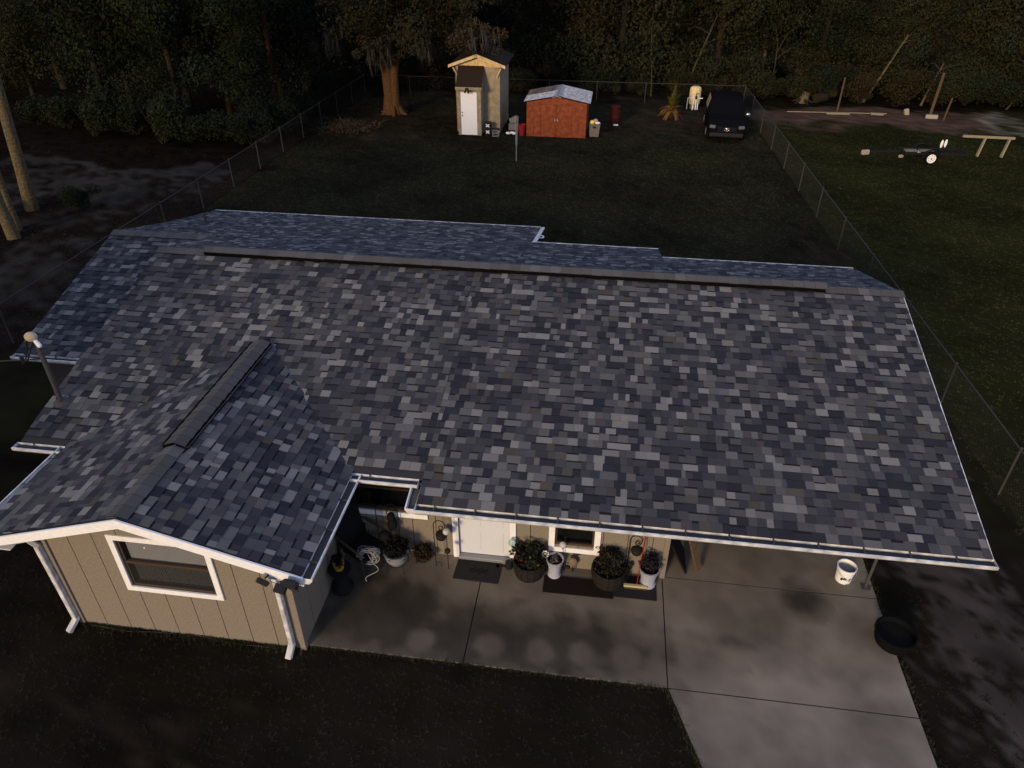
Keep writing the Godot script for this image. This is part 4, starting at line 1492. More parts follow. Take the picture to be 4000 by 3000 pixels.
func right_field() -> void:
	var gy := GROUND - 0.01
	# trailer
	var t := thing("utility_trailer", "flat black trailer with one white spoked wheel in the open field", "trailer", Vector3(13.2, gy, -27.2), 0.05)
	var f := MB.new()
	for z in [-0.5, 0.42]:
		f.beam(Vector3(-1.1, 0.42, z), Vector3(1.7, 0.42, z), 0.06, 0.08)
	for x in [-1.1, -0.2, 0.7, 1.7]:
		f.beam(Vector3(x, 0.43, -0.5), Vector3(x, 0.43, 0.42), 0.06, 0.06)
	f.beam(Vector3(-1.1, 0.40, -0.04), Vector3(-2.5, 0.34, -0.04), 0.07, 0.07)
	part(f, "frame", M.blackrough, t)
	var ax := MB.new()
	ax.cyl(Vector3(0, 0.28, -0.6), Vector3(0, 0.28, 0.6), 0.03, 0.03, 8)
	part(ax, "axle", M.blackrough, t)
	for s in [-1.0, 1.0]:
		var wl := wheel_mesh(0.29, 0.15)
		var tire := part(wl, "wheel", M.rubber, t)
		tire.position = Vector3(0, 0.28, s * 0.60)
		tire.rotation.y = PI / 2 if s > 0 else -PI / 2
		# local x is now the axle direction
		var rim := MB.new()
		for q in 1:
			rim.lathe(Vector3(-0.085, 0, 0), [Vector2(0.0, 0.02), Vector2(0.06, 0.02), Vector2(0.08, 0.0), Vector2(0.185, 0.0), Vector2(0.20, 0.02)], 20, Basis(Vector3.BACK, PI / 2))
		part(rim, "rim", M.white, tire)
		var nut := MB.new()
		nut.cyl(Vector3(-0.12, 0, 0), Vector3(-0.10, 0, 0), 0.035, 0.035, 8)
		for i in 8:
			var a := TAU * i / 8
			nut.cyl(Vector3(-0.094, 0.13 * cos(a), 0.13 * sin(a)), Vector3(-0.084, 0.13 * cos(a), 0.13 * sin(a)), 0.020, 0.020, 6)
		part(nut, "wheel_bolt", M.rustmetal, tire)
		var fd := MB.new()
		for i in 8:
			var a0 := PI * i / 8
			var a1 := PI * (i + 1) / 8
			fd.box(Vector3(0.36 * cos((a0 + a1) / 2), 0.28 + 0.36 * sin((a0 + a1) / 2), s * 0.6), Vector3(0.145, 0.012, 0.20), Basis(Vector3.BACK, (a0 + a1) / 2 + PI / 2))
		part(fd, "mudguard", M.blackrough, t)
	var lamp := MB.new()
	for k in 2:
		lamp.ball(Vector3(0.80 + k * 0.17, 0.66 + k * 0.03, -0.45), Vector3(0.065, 0.19, 0.02), 10, 7)
	part(lamp, "marker_plate", M.white, t)
	for q in [[Vector3(-0.75, 0.48, 0.1), Vector3(0.55, 0.06, 0.3)], [Vector3(-0.05, 0.48, 0.05), Vector3(0.6, 0.05, 0.28)]]:
		var b := MB.new()
		b.rbox(q[0], q[1], 0.008)
		part(b, "deck_board", M.greywood, t)
	# sawhorse
	t = thing("sawhorse", "pale wooden trestle standing in the field behind the trailer", "trestle", Vector3(16.45, gy, -28.3), 0.0)
	var b2 := MB.new()
	b2.rbox(Vector3(-0.25, 0.90, 0), Vector3(2.3, 0.10, 0.12), 0.006, Basis(Vector3.BACK, -0.01))
	part(b2, "beam", M.palewood, t)
	for x in [-0.38, 0.70]:
		for s in [-1.0, 1.0]:
			var lg := MB.new()
			lg.beam(Vector3(x, 0.86, s * 0.03), Vector3(x - 0.10, 0.0, s * 0.05), 0.075, 0.075, 0.005)
			part(lg, "leg", M.palewood, t)
	# concrete blocks and stones
	var blocks := [[Vector3(10.75, 0.05, -27.9), Vector3(0.36, 0.22, 0.2), 0.3, "grey concrete block lying by the trailer tongue"], [Vector3(15.3, 0.06, -36.6), Vector3(0.24, 0.44, 0.2), 0.2, "tilted pale concrete block in the bare soil between the wooden posts"], [Vector3(16.42, 0.06, -35.85), Vector3(0.62, 0.2, 0.3), -0.3, "broken concrete footing at the foot of the thick wooden post"], [Vector3(12.3, 0.0, -27.6), Vector3(0.2, 0.14, 0.16), 0.5, "small white stone under the trailer tongue"]]
	for q in blocks:
		var mb := MB.new()
		mb.rbox(q[0], q[1], 0.03, Basis(Vector3.UP, q[2]) * Basis(Vector3.BACK, 0.3 if q[1].y > 0.4 else 0.05))
		single(mb, "concrete_block", M.paleconc, q[3], "block")
	# edging timbers
	var tm := MB.new()
	tm.beam(Vector3(8.6, gy + 0.04, -36.2), Vector3(14.2, gy + 0.04, -36.5), 0.035, 0.04, 0.005)
	single(tm, "edging_timber", M.palewood, "long pale timber lying along the edge of the bare soil", "timber")
	tm = MB.new()
	tm.rbox(Vector3(11.4, gy + 0.05, -36.05), Vector3(1.3, 0.08, 0.2), 0.02, Basis(Vector3.UP, 0.06))
	single(tm, "plank", M.palewood, "short pale plank beside the long edging timber", "plank")
	tm = MB.new()
	tm.rbox(Vector3(13.6, gy + 0.06, -36.25), Vector3(0.7, 0.10, 0.25), 0.02, Basis(Vector3.UP, -0.1))
	single(tm, "plank", M.palewood, "pale board stub at the far end of the edging timber", "plank")
	# wooden posts
	var posts := [[11.54, -36.8, 1.85, 0.055, 0.0, "thin wooden post rising behind the edging timber"], [16.4, -36.1, 2.35, 0.085, 0.06, "thick wooden post with a concrete footing"], [16.95, -35.5, 1.2, 0.05, 0.1, "short dark wooden post beside the thick one"], [7.7, -41.2, 2.7, 0.12, 0.0, "stout wooden post behind the corner of the chain-link fence"]]
	for q in posts:
		var mb := MB.new()
		mb.tube([Vector3(q[0], gy - 0.1, q[1]), Vector3(q[0] + q[4] * 0.5, gy + q[2] * 0.5, q[1]), Vector3(q[0] + q[4], gy + q[2], q[1])], [q[3] * 1.05, q[3], q[3] * 0.92], 9)
		single(mb, "wooden_post", M.post, q[5], "post")
	# stump
	var st := thing("tree_stump", "pale weathered tree stump beside the fence corner", "stump", Vector3(10.0, gy, -39.0))
	var sm := MB.new()
	sm.lathe(Vector3.ZERO, [Vector2(0.38, -0.05), Vector2(0.30, 0.15), Vector2(0.25, 0.5), Vector2(0.20, 0.62), Vector2(0.0, 0.60)], 11, Basis(Vector3.BACK, -0.25))
	part(sm, "trunk", M.palebark, st)
	var rt := MB.new()
	for i in 5:
		var a := i * 1.25
		rt.tube([Vector3(0.2 * cos(a), 0.2, 0.2 * sin(a)), Vector3(0.45 * cos(a), 0.06, 0.45 * sin(a)), Vector3(0.75 * cos(a), -0.04, 0.75 * sin(a))], [0.11, 0.07, 0.03], 7)
	part(rt, "root", M.bark, st)
	var lg := MB.new()
	lg.tube([Vector3(10.75, gy + 0.25, -39.0), Vector3(11.4, gy + 0.28, -39.4)], [0.28, 0.25], 12)
	single(lg, "cut_log", M.bark, "dark cut log lying next to the pale stump", "log")

# ---------------------------------------------------------------- trees
func crown_mesh(r: RandomNumberGenerator, rad: Vector3, lobes: int, per: int, leaf: float, base: Color, lobe := 0.34) -> ArrayMesh:
	# lobes of foliage spread through the crown; most leaves sit in the skin of their lobe, so that gaps stay open between lobes
	var V := PackedVector3Array()
	var N := PackedVector3Array()
	var C := PackedColorArray()
	for i in lobes:
		var d := Vector3(r.randfn(), r.randfn(), r.randfn()).normalized()
		var k := pow(r.randf(), 0.40)
		var o := Vector3(d.x * rad.x, d.y * rad.y, d.z * rad.z) * k
		var cr := lobe * r.randf_range(0.55, 1.45)
		var f := r.randf_range(0.7, 1.35)
		var warm := r.randf_range(-0.12, 0.22)
		var cc := Color(base.r * f * (1.0 + warm), base.g * f, base.b * f * (1.0 - warm))
		for j in per:
			var e := Vector3(r.randfn(), r.randfn(), r.randfn()).normalized()
			var q := o + Vector3(e.x, e.y * 0.75, e.z) * cr * (0.55 + 0.6 * pow(r.randf(), 0.6))
			var a := Vector3(r.randfn(), r.randfn(), r.randfn()).normalized()
			var b := a.cross(e + Vector3(r.randfn(), r.randfn(), r.randfn()) * 0.5).normalized()
			var s := leaf * r.randf_range(0.6, 1.3)
			var n := a.cross(b)
			if n.dot(e) < 0:
				n = -n
				b = -b
			var g := r.randf_range(0.88, 1.12)
			var c2 := Color(cc.r * g, cc.g * g, cc.b * g)
			var p0 := q - a * s
			var p1 := q + b * s * 0.45
			var p2 := q + a * s
			var p3 := q - b * s * 0.45
			V.append(p0); V.append(p1); V.append(p2); V.append(p0); V.append(p2); V.append(p3)
			for z in 6:
				N.append(n); C.append(c2)
	var arr := []
	arr.resize(Mesh.ARRAY_MAX)
	arr[Mesh.ARRAY_VERTEX] = V
	arr[Mesh.ARRAY_NORMAL] = N
	arr[Mesh.ARRAY_COLOR] = C
	var m := ArrayMesh.new()
	m.add_surface_from_arrays(Mesh.PRIMITIVE_TRIANGLES, arr)
	return m

func trunk_mesh(r: RandomNumberGenerator, h: float, rad: float, limbs: int, reach: float, lean := 0.0) -> ArrayMesh:
	var mb := MB.new()
	var pts := []
	var rs := []
	var off := Vector3(r.randf_range(-1, 1), 0, r.randf_range(-1, 1)) * 0.06
	for i in 7:
		var k := i / 6.0
		pts.append(Vector3(lean * k * h + off.x * sin(k * 5.0), -0.2 + h * k, off.z * sin(k * 4.0 + 1.0)))
		rs.append(rad * (1.25 if i == 0 else 1.0) * (1.0 - 0.62 * k))
	mb.tube(pts, rs, 9)
	for i in limbs:
		var k := r.randf_range(0.35, 0.95)
		var a := r.randf() * TAU
		var o: Vector3 = pts[0].lerp(pts[6], k)
		var d := Vector3(cos(a), r.randf_range(0.3, 0.9), sin(a)).normalized() * reach * r.randf_range(0.6, 1.1)
		mb.tube([o, o + d * 0.5 + Vector3.UP * 0.1 * reach, o + d], [rad * 0.38, rad * 0.22, rad * 0.06], 6)
	return mb.mesh()

func landmark(x: float) -> String:
	for q in [[-16.0, "the side fence corner"], [-11.0, "the old oak"], [-6.5, "the beige outbuilding"], [-2.0, "the red shed"], [0.6, "the rusty drum"], [2.5, "the small palm"], [4.0, "the water tank"], [6.6, "the parked vehicle"], [9.0, "the stout post"], [11.0, "the pale stump"], [14.0, "the thin post"], [17.5, "the thick post"], [21.0, "the trestle"]]:
		if x < q[0]: return q[1]
	return "the pale track"

func forest() -> void:
	var r := RandomNumberGenerator.new()
	r.seed = 2024
	var olive := Color(0.0215, 0.0225, 0.0125)
	var deep := Color(0.014, 0.018, 0.011)
	var brownish := Color(0.025, 0.0215, 0.012)
	var crowns := []
	for i in 6:
		crowns.append(crown_mesh(r, Vector3(2.3, 3.4, 2.3), [26, 44, 30, 22, 40, 34][i], [480, 290, 420, 560, 310, 380][i], 0.085, [olive, deep, brownish, olive, deep, olive][i], [1.15, 0.8, 1.0, 1.3, 0.85, 0.95][i]))
	var trunks := []
	for i in 3: trunks.append(trunk_mesh(r, 8.0, 0.19, 7, 2.6, r.randf_range(-0.03, 0.03)))
	var bushes := []
	for i in 4: bushes.append(crown_mesh(r, Vector3(1.1, 0.8, 1.1), 16, 260, 0.07, [olive, deep, brownish, olive][i], 0.50))
	var stem := MB.new()
	for i in 6:
		var a := i * 1.05
		stem.tube([Vector3(0.05 * cos(a), -0.1, 0.05 * sin(a)), Vector3(0.3 * cos(a), 0.6, 0.3 * sin(a)), Vector3(0.6 * cos(a), 1.3, 0.6 * sin(a))], [0.03, 0.022, 0.01], 5)
	var stem_mesh := stem.mesh()
	var kinds := ["olive leafed tree", "dark leafed tree", "brownish leafed tree", "broad olive leafed tree", "dense dark tree", "loose olive leafed tree"]
	var spots := []
	# behind the back fence and round the open field
	var x := -19.0
	while x < 30.0:
		spots.append([x + r.randf_range(-0.8, 0.8), -41.2 - r.randf_range(0.0, 1.6) - (0.6 if x > 7 and x < 12 else 0.0), "at the wood edge behind " + landmark(x), 0])
		x += 3.0
	x = -24.0
	while x < 36.0:
		spots.append([x + r.randf_range(-1.2, 1.2), -46.5 - r.randf_range(0.0, 3.0), "deep in the wood behind " + landmark(x), 1])
		x += 3.3
	# wood on the left beyond the side fence
	for q in [[-19.6, -27.5], [-21.5, -31.0], [-19.0, -33.0], [-23.5, -27.0], [-25.5, -31.5], [-22.0, -36.0], [-28.5, -28.5], [-30.5, -33.5], [-26.0, -38.0], [-34.0, -30.0], [-36.5, -36.0], [-31.0, -41.0], [-40.0, -33.0], [-43.0, -40.0], [-37.0, -45.0], [-29.0, -46.5], [-48.0, -36.0], [-46.0, -30.0]]:
		spots.append([q[0], q[1], "in the dark wood beyond the side fence", 2])
	for q in spots:
		var k := r.randi() % 6
		if q[3] == 2: k = [1, 4, 1, 4, 0][r.randi() % 5]
		if q[3] == 1: k = [1, 4][r.randi() % 2]  # rear rows only dark kinds: shade of the wood interior put into leaf colour
		var grp: String = ["trees along the wood edge", "trees deeper in the wood", "trees of the side wood"][q[3]]
		var t := thing("forest_tree", "%s %s" % [kinds[k], q[2]], "tree", Vector3(q[0], GROUND - 0.03, q[1]), r.randf() * TAU, grp)
		var s := r.randf_range(0.75, 1.4)
		t.scale = Vector3(s, s * r.randf_range(0.95, 1.2), s)
		share(trunks[r.randi() % 3], "trunk", M.bark, t)
		share(crowns[k], "crown", M.leaf, t, Transform3D(Basis(), Vector3(0, 4.2, 0)))
	# undergrowth
	var bs := []
	x = -18.5
	while x < 29.0:
		bs.append([x + r.randf_range(-0.4, 0.4), -39.3 - r.randf_range(0.0, 0.9), 0])
		x += 1.9
	x = -18.0
	while x < 29.0:
		bs.append([x + r.randf_range(-0.6, 0.6), -40.6 - r.randf_range(0.0, 0.9), 0])
		x += 3.1
	for q in [[-18.6, -24.6], [-19.8, -25.6], [-18.4, -26.6], [-21.6, -25.4], [-18.2, -29.0], [-23.4, -24.8], [-18.6, -31.4], [-25.6, -26.2], [-18.4, -34.2], [-27.6, -25.6], [-29.8, -26.8], [-32.0, -27.4], [-24.2, -14.2], [-21.4, -15.6]]:
		bs.append([q[0], q[1], 1])
	for q in bs:
		var k := r.randi() % 4
		var side: bool = q[2] == 1
		if side: k = 1
		var lab: String = ["olive shrub", "dark shrub", "brownish shrub", "dull olive shrub"][k]
		var t := thing("shrub", lab + (" beyond the side fence" if side else " at the foot of the wood behind " + landmark(q[0])), "shrub", Vector3(q[0], GROUND - 0.02, q[1]), r.randf() * TAU, "shrubs beyond the side fence" if side else "shrubs at the foot of the wood")
		var s := r.randf_range(0.7, 1.2) if q[1] > -40.2 else r.randf_range(1.2, 1.9)
		if q[0] < -20 and q[1] > -16: s = 0.5
		t.scale = Vector3(s, s * r.randf_range(0.8, 1.2), s)
		share(stem_mesh, "stem", M.bark, t)
		share(bushes[k], "foliage", M.leaf, t, Transform3D(Basis(), Vector3(0, 1.0, 0)))
	# two trees of the front yard, beside the house and out of the picture, shade its left end
	for q in [[-18.2, 10.8, 1.1, "olive leafed front yard tree that shades the end of the house"], [-21.0, 7.4, 1.1, "spreading front yard tree beside the one that shades the house"], [-22.5, 3.4, 1.15, "front yard tree near the side fence"]]:
		var t := thing("yard_tree", q[3], "tree", Vector3(q[0], GROUND - 0.03, q[1]), 1.0)
		t.scale = Vector3(q[2], q[2], q[2])
		share(trunks[0], "trunk", M.bark, t)
		share(crowns[0], "crown", M.leaf, t, Transform3D(Basis().scaled(Vector3(1.5, 1.0, 1.5)), Vector3(0, 5.2, 0)))
	# bare leaning trunks, most of them pale
	var bare_t := [[13.6, -39.6, 4.0, 0.10, 0.42, M.palebark, "yellowish leaning bare trunk among the leaves of the wood edge"], [16.9, -39.2, 2.6, 0.075, 0.22, M.palebark, "short pale leaning trunk behind the edging timber"], [21.5, -38.8, 4.2, 0.06, 0.55, M.twig, "thin pale branch slanting out of the wood edge"], [8.4, -40.0, 3.6, 0.05, -0.1, M.twig, "slim pale sapling behind the stout post"], [0.9, -39.4, 4.2, 0.06, -0.08, M.twig, "slender bare sapling behind the back fence, forked at its top"], [2.9, -40.2, 4.8, 0.09, 0.30, M.twig, "pale trunk leaning over the wood edge behind the water tank"], [25.2, -39.0, 5.0, 0.10, 0.12, M.twig, "bare pale trunk at the far end of the wood edge"], [-19.3, -29.4, 8.5, 0.17, 0.02, M.rustbark, "tall straight reddish trunk in the wood beyond the side fence"], [-22.6, -30.6, 9.0, 0.2, -0.01, M.rustbark, "thick reddish trunk in the wood beyond the side fence"]]
	for q in bare_t:
		var t := thing("bare_tree", q[6], "tree", Vector3(q[0], GROUND - 0.05, q[1]))
		share(trunk_mesh(r, q[2], q[3], 1, 0.8, q[4]), "trunk", q[5], t)
		var tw := MB.new()
		for i in 3:
			var k := r.randf_range(0.6, 1.0)
			var o := Vector3(q[4] * k * q[2], q[2] * k - 0.2, 0)
			var d := Vector3(r.randf_range(-1, 1), r.randf_range(0.3, 1), r.randf_range(-0.2, 1)).normalized() * r.randf_range(0.8, 1.6)
			tw.tube([o, o + d * 0.5 + Vector3(0, 0.08, 0), o + d], [0.03, 0.02, 0.008], 5)
		part(tw, "branch", M.twig, t)

func strand(mb: MB, r: RandomNumberGenerator, o: Vector3, l: float) -> void:
	# one beard of Spanish moss: a few thin hanging strips
	for i in 9:
		var a := r.randf() * TAU
		var p := o + Vector3(cos(a), 0, sin(a)) * r.randf_range(0.0, 0.16)
		var w := Vector3(cos(a + 1.3), 0, sin(a + 1.3)) * r.randf_range(0.012, 0.035)
		var ll := l * r.randf_range(0.5, 1.1)
		var m := p + Vector3(r.randf_range(-0.06, 0.06), -ll * 0.55, r.randf_range(-0.06, 0.06))
		var e := p + Vector3(r.randf_range(-0.12, 0.12), -ll, r.randf_range(-0.12, 0.12))
		var f := r.randf_range(0.7, 1.3)
		mb.col = Color(0.040 * f, 0.037 * f, 0.031 * f)
		mb.quad(p - w, m - w * 0.8, m + w * 0.8, p + w)
		mb.tri(m - w * 0.8, e, m + w * 0.8)

func big_oak() -> void:
	var r := RandomNumberGenerator.new()
	r.seed = 91
	var t := thing("oak_tree", "large old oak with a trunk painted sun-warmed orange-brown and hanging grey moss", "tree", Vector3(-13.9, GROUND, -32.6))
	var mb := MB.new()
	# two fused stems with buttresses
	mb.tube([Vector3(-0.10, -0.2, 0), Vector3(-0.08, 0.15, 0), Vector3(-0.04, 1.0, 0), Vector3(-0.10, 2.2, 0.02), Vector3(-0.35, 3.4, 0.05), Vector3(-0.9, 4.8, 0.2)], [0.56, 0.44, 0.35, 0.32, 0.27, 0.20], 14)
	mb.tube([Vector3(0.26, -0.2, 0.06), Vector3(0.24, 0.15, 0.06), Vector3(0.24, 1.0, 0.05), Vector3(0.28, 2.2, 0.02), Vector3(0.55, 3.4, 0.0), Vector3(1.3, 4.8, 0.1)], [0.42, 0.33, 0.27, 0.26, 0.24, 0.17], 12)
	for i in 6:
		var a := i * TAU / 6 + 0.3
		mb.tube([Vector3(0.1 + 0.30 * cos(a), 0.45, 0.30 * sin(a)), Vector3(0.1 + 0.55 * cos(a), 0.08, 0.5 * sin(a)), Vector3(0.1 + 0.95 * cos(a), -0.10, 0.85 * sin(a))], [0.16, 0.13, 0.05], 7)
	part(mb, "trunk", M.orangeglowbark, t)
	for q in [[Vector3(-0.9, 4.7, 0.2), Vector3(-3.2, 5.8, 1.4)], [Vector3(1.2, 4.7, 0.1), Vector3(4.6, 5.4, 1.6)], [Vector3(0.4, 3.2, 0.1), Vector3(2.6, 4.4, 2.4)], [Vector3(-0.3, 3.4, 0.1), Vector3(-1.6, 5.2, 2.6)], [Vector3(1.1, 4.6, 0.0), Vector3(2.2, 7.4, -1.2)], [Vector3(-0.8, 4.6, 0.0), Vector3(-1.5, 7.6, -1.0)]]:
		var lm := MB.new()
		var a: Vector3 = q[0]
		var b: Vector3 = q[1]
		lm.tube([a, a.lerp(b, 0.5) + Vector3(0, 0.25, 0), b], [0.17, 0.12, 0.05], 8)
		part(lm, "limb", M.bark, t)
	var cm := crown_mesh(r, Vector3(4.9, 2.5, 4.0), 110, 330, 0.085, Color(0.024, 0.024, 0.014), 0.85)
	share(cm, "crown", M.leaf, t, Transform3D(Basis(), Vector3(1.7, 6.3, 0.6)))
	var low := crown_mesh(r, Vector3(1.9, 0.9, 1.3), 24, 190, 0.075, Color(0.030, 0.026, 0.018), 0.42)
	share(low, "crown", M.leaf, t, Transform3D(Basis(), Vector3(0.2, 3.7, 1.0)))
	share(low, "crown", M.leaf, t, Transform3D(Basis(Vector3.UP, 2.0), Vector3(5.6, 4.3, 2.6)))
	var ms := MB.new()
	for i in 70:
		var p := Vector3(r.randf_range(-0.9, 0.6), r.randf_range(3.0, 4.2), r.randf_range(0.2, 1.6))
		strand(ms, r, p, r.randf_range(0.5, 1.2))
	for i in 46: strand(ms, r, Vector3(2.5 + r.randf_range(-0.35, 0.35), 3.9 + r.randf_range(-0.2, 0.5), 1.6 + r.randf_range(-0.4, 0.4)), r.randf_range(0.5, 1.0))
	for i in 46: strand(ms, r, Vector3(-2.6 + r.randf_range(-0.4, 0.4), 3.9 + r.randf_range(-0.2, 0.6), 1.2 + r.randf_range(-0.4, 0.4)), r.randf_range(0.5, 1.0))
	for i in 18: strand(ms, r, Vector3(6.1 + r.randf_range(-0.9, 0.9), 4.4 + r.randf_range(-0.2, 0.5), 4.0 + r.randf_range(-0.4, 0.3)), r.randf_range(0.35, 0.8))
	part(ms, "moss", M.leaf, t, "stuff")
	# brush pile at its foot
	var b := thing("brush_pile", "low heap of dead branches and leaves in front of the oak", "brush", Vector3(-15.0, GROUND, -28.6))
	var tw := MB.new()
	for i in 60:
		var o := Vector3(r.randf_range(-1.5, 1.5), r.randf_range(0.0, 0.3), r.randf_range(-0.8, 0.8))
		var d := Vector3(r.randf_range(-1, 1), r.randf_range(-0.1, 0.35), r.randf_range(-1, 1)).normalized() * r.randf_range(0.4, 1.1)
		tw.tube([o, o + d * 0.5 + Vector3(0, 0.05, 0), o + d], [0.014, 0.01, 0.005], 4)
	part(tw, "branch", M.twig, b, "stuff")
	var lf := crown_mesh(r, Vector3(1.6, 0.22, 0.9), 40, 60, 0.06, Color(0.045, 0.034, 0.022), 0.22)
	share(lf, "leaves", M.leaf, b, Transform3D(Basis(), Vector3(0, 0.12, 0)))

func left_pines() -> void:
	var r := RandomNumberGenerator.new()
	r.seed = 37
	var ps := [[Vector3(-23.45, GROUND, -15.3), 0.22, 0.14, "tallest pale trunk beyond the side fence", 15.0], [Vector3(-22.1, GROUND, -12.6), 0.20, -0.01, "pale trunk at the foot of the twin stems beyond the side fence", 13.0], [Vector3(-22.5, GROUND, -13.3), 0.13, 0.06, "thinner pale twin stem beyond the side fence", 13.0]]
	var cm := crown_mesh(r, Vector3(3.2, 2.4, 3.2), 60, 170, 0.10, Color(0.026, 0.030, 0.016), 0.8)
	for q in ps:
		var t := thing("pine_tree", q[3], "tree", q[0])
		var mb := MB.new()
		var pts := []
		var rs := []
		for i in 10:
			var k := i / 9.0
			pts.append(Vector3(q[2] * q[4] * k * (1.0 - 0.5 * k), -0.2 + q[4] * k, 0.1 * sin(k * 6.0)))
			rs.append(q[1] * (1.2 if i == 0 else 1.0) * (1.0 - 0.5 * k))
		mb.tube(pts, rs, 12)
		part(mb, "trunk", M.palebark, t)
		share(cm, "crown", M.leaf, t, Transform3D(Basis(Vector3.UP, r.randf() * 6.0), pts[9]))

func sago_palm() -> void:
	var r := RandomNumberGenerator.new()
	r.seed = 12
	var t := thing("sago_palm", "small palm with dry orange-brown fronds in the bare soil", "palm", Vector3(1.85, GROUND, -33.8))
	var tr := MB.new()
	tr.lathe(Vector3.ZERO, [Vector2(0.17, -0.05), Vector2(0.16, 0.3), Vector2(0.12, 0.42), Vector2(0, 0.45)], 10)
	part(tr, "trunk", M.bark, t)
	for i in 58:
		var a := i * 2.4
		var up := r.randf_range(-0.1, 1.9)
		var d := Vector3(cos(a), 0, sin(a))
		var l := r.randf_range(0.62, 0.98)
		var f := MB.new()
		var s := Vector3(-d.z, 0, d.x)
		var pv := Vector3(0, 0.42, 0)
		var dry := up < 1.0
		f.col = Color(0.22, 0.11, 0.03) if dry else Color(0.07, 0.065, 0.018)
		for k in 6:
			var t0 := (k + 1) / 6.0
			var q := Vector3(0, 0.42, 0) + d * l * t0 * (0.85 if up < 0.8 else 0.5) + Vector3.UP * (up * l * t0 - 0.55 * l * t0 * t0)
			f.quad(pv - s * 0.008, q - s * 0.006, q + s * 0.006, pv + s * 0.008)
			var wd := 0.17 * (1.0 - absf(t0 - 0.45))
			for sg in [-1.0, 1.0]:
				for kk in 2:
					var bb := pv.lerp(q, kk * 0.5)
					f.tri(bb, bb + s * sg * wd + (q - pv) * 0.9, bb + (q - pv) * 0.35)
			pv = q
		part(f, "frond", M.grass, t)

# ---------------------------------------------------------------- porch
func bush(r: RandomNumberGenerator, rad: Vector3, clumps: int, per: int, leaf: float, col: Color) -> ArrayMesh:
	return crown_mesh(r, rad, clumps, per, leaf, col, rad.x * 0.34)

func half_barrel(label: String, at: Vector3, rt: float, plant: ArrayMesh, lift: float, flowers: Array) -> void:
	var t := thing("half_barrel_planter", label, "planter", at, 0.0, "")
	var hgt := 0.33
	var rb := rt * 0.86
	var n := 16
	for i in n:
		var a0 := TAU * i / n + 0.012
		var a1 := TAU * (i + 1) / n - 0.012
		var st := MB.new()
		var ring := func(a: float, rr: float, y: float) -> Vector3: return Vector3(cos(a) * rr, y, sin(a) * rr)
		var lv := [[0.0, rb], [hgt * 0.5, rt * 1.0], [hgt, rt * 0.985]]
		for k in 2:
			st.quad(ring.call(a0, lv[k][1], lv[k][0]), ring.call(a1, lv[k][1], lv[k][0]), ring.call(a1, lv[k + 1][1], lv[k + 1][0]), ring.call(a0, lv[k + 1][1], lv[k + 1][0]))
			st.quad(ring.call(a0, lv[k][1] - 0.02, lv[k][0]), ring.call(a0, lv[k + 1][1] - 0.02, lv[k + 1][0]), ring.call(a1, lv[k + 1][1] - 0.02, lv[k + 1][0]), ring.call(a1, lv[k][1] - 0.02, lv[k][0]))
		st.quad(ring.call(a0, rt * 0.985, hgt), ring.call(a1, rt * 0.985, hgt), ring.call(a1, rt * 0.985 - 0.02, hgt), ring.call(a0, rt * 0.985 - 0.02, hgt))
		part(st, "stave", M.barrel, t)
	for y in [0.07, 0.25]:
		var hp := MB.new()
		var rr: float = lerpf(rb, rt, y / hgt * 1.6) if y < 0.2 else rt * 1.0
		rr = minf(rr, rt) + 0.004
		hp.lathe(Vector3(0, y, 0), [Vector2(rr, 0), Vector2(rr + 0.003, 0.015), Vector2(rr, 0.03)], 24)
		part(hp, "hoop", M.iron, t)
	var so := MB.new()
	so.lathe(Vector3.ZERO, [Vector2(rt - 0.02, hgt - 0.05), Vector2(0, hgt - 0.02)], 20)
	part(so, "soil", M.soil, t)
	share(plant, "plant", M.leaf, t, Transform3D(Basis(), Vector3(0, lift, 0)))
	for f in flowers:
		var fm := MB.new()
		for i in 6:
			var a := TAU * i / 6
			fm.ball(f[0] + Vector3(cos(a) * 0.013, 0, sin(a) * 0.013), Vector3(0.010, 0.007, 0.010), 6, 4)
		part(fm, "flower", f[1], t)

func urn(label: String, at: Vector3, rim: float, h: float, plant: ArrayMesh, lift: float) -> void:
	var t := thing("urn_planter", label, "planter", at)
	var mb := MB.new()
	mb.lathe(Vector3.ZERO, [Vector2(0.0, 0.0), Vector2(rim * 0.74, 0.0), Vector2(rim * 0.76, 0.03), Vector2(rim * 0.68, 0.06), Vector2(rim * 0.66, h * 0.3), Vector2(rim * 0.72, h * 0.55), Vector2(rim * 0.88, h * 0.82), Vector2(rim, h * 0.96), Vector2(rim * 1.02, h), Vector2(rim * 0.88, h), Vector2(rim * 0.82, h * 0.9), Vector2(0, h * 0.88)], 26)
	part(mb, "urn", M.ceramic, t)
	var so := MB.new()
	so.lathe(Vector3.ZERO, [Vector2(rim * 0.84, h * 0.92), Vector2(0, h * 0.95)], 18)
	part(so, "soil", M.soil, t)
	share(plant, "plant", M.leaf, t, Transform3D(Basis(), Vector3(0, lift, 0)))

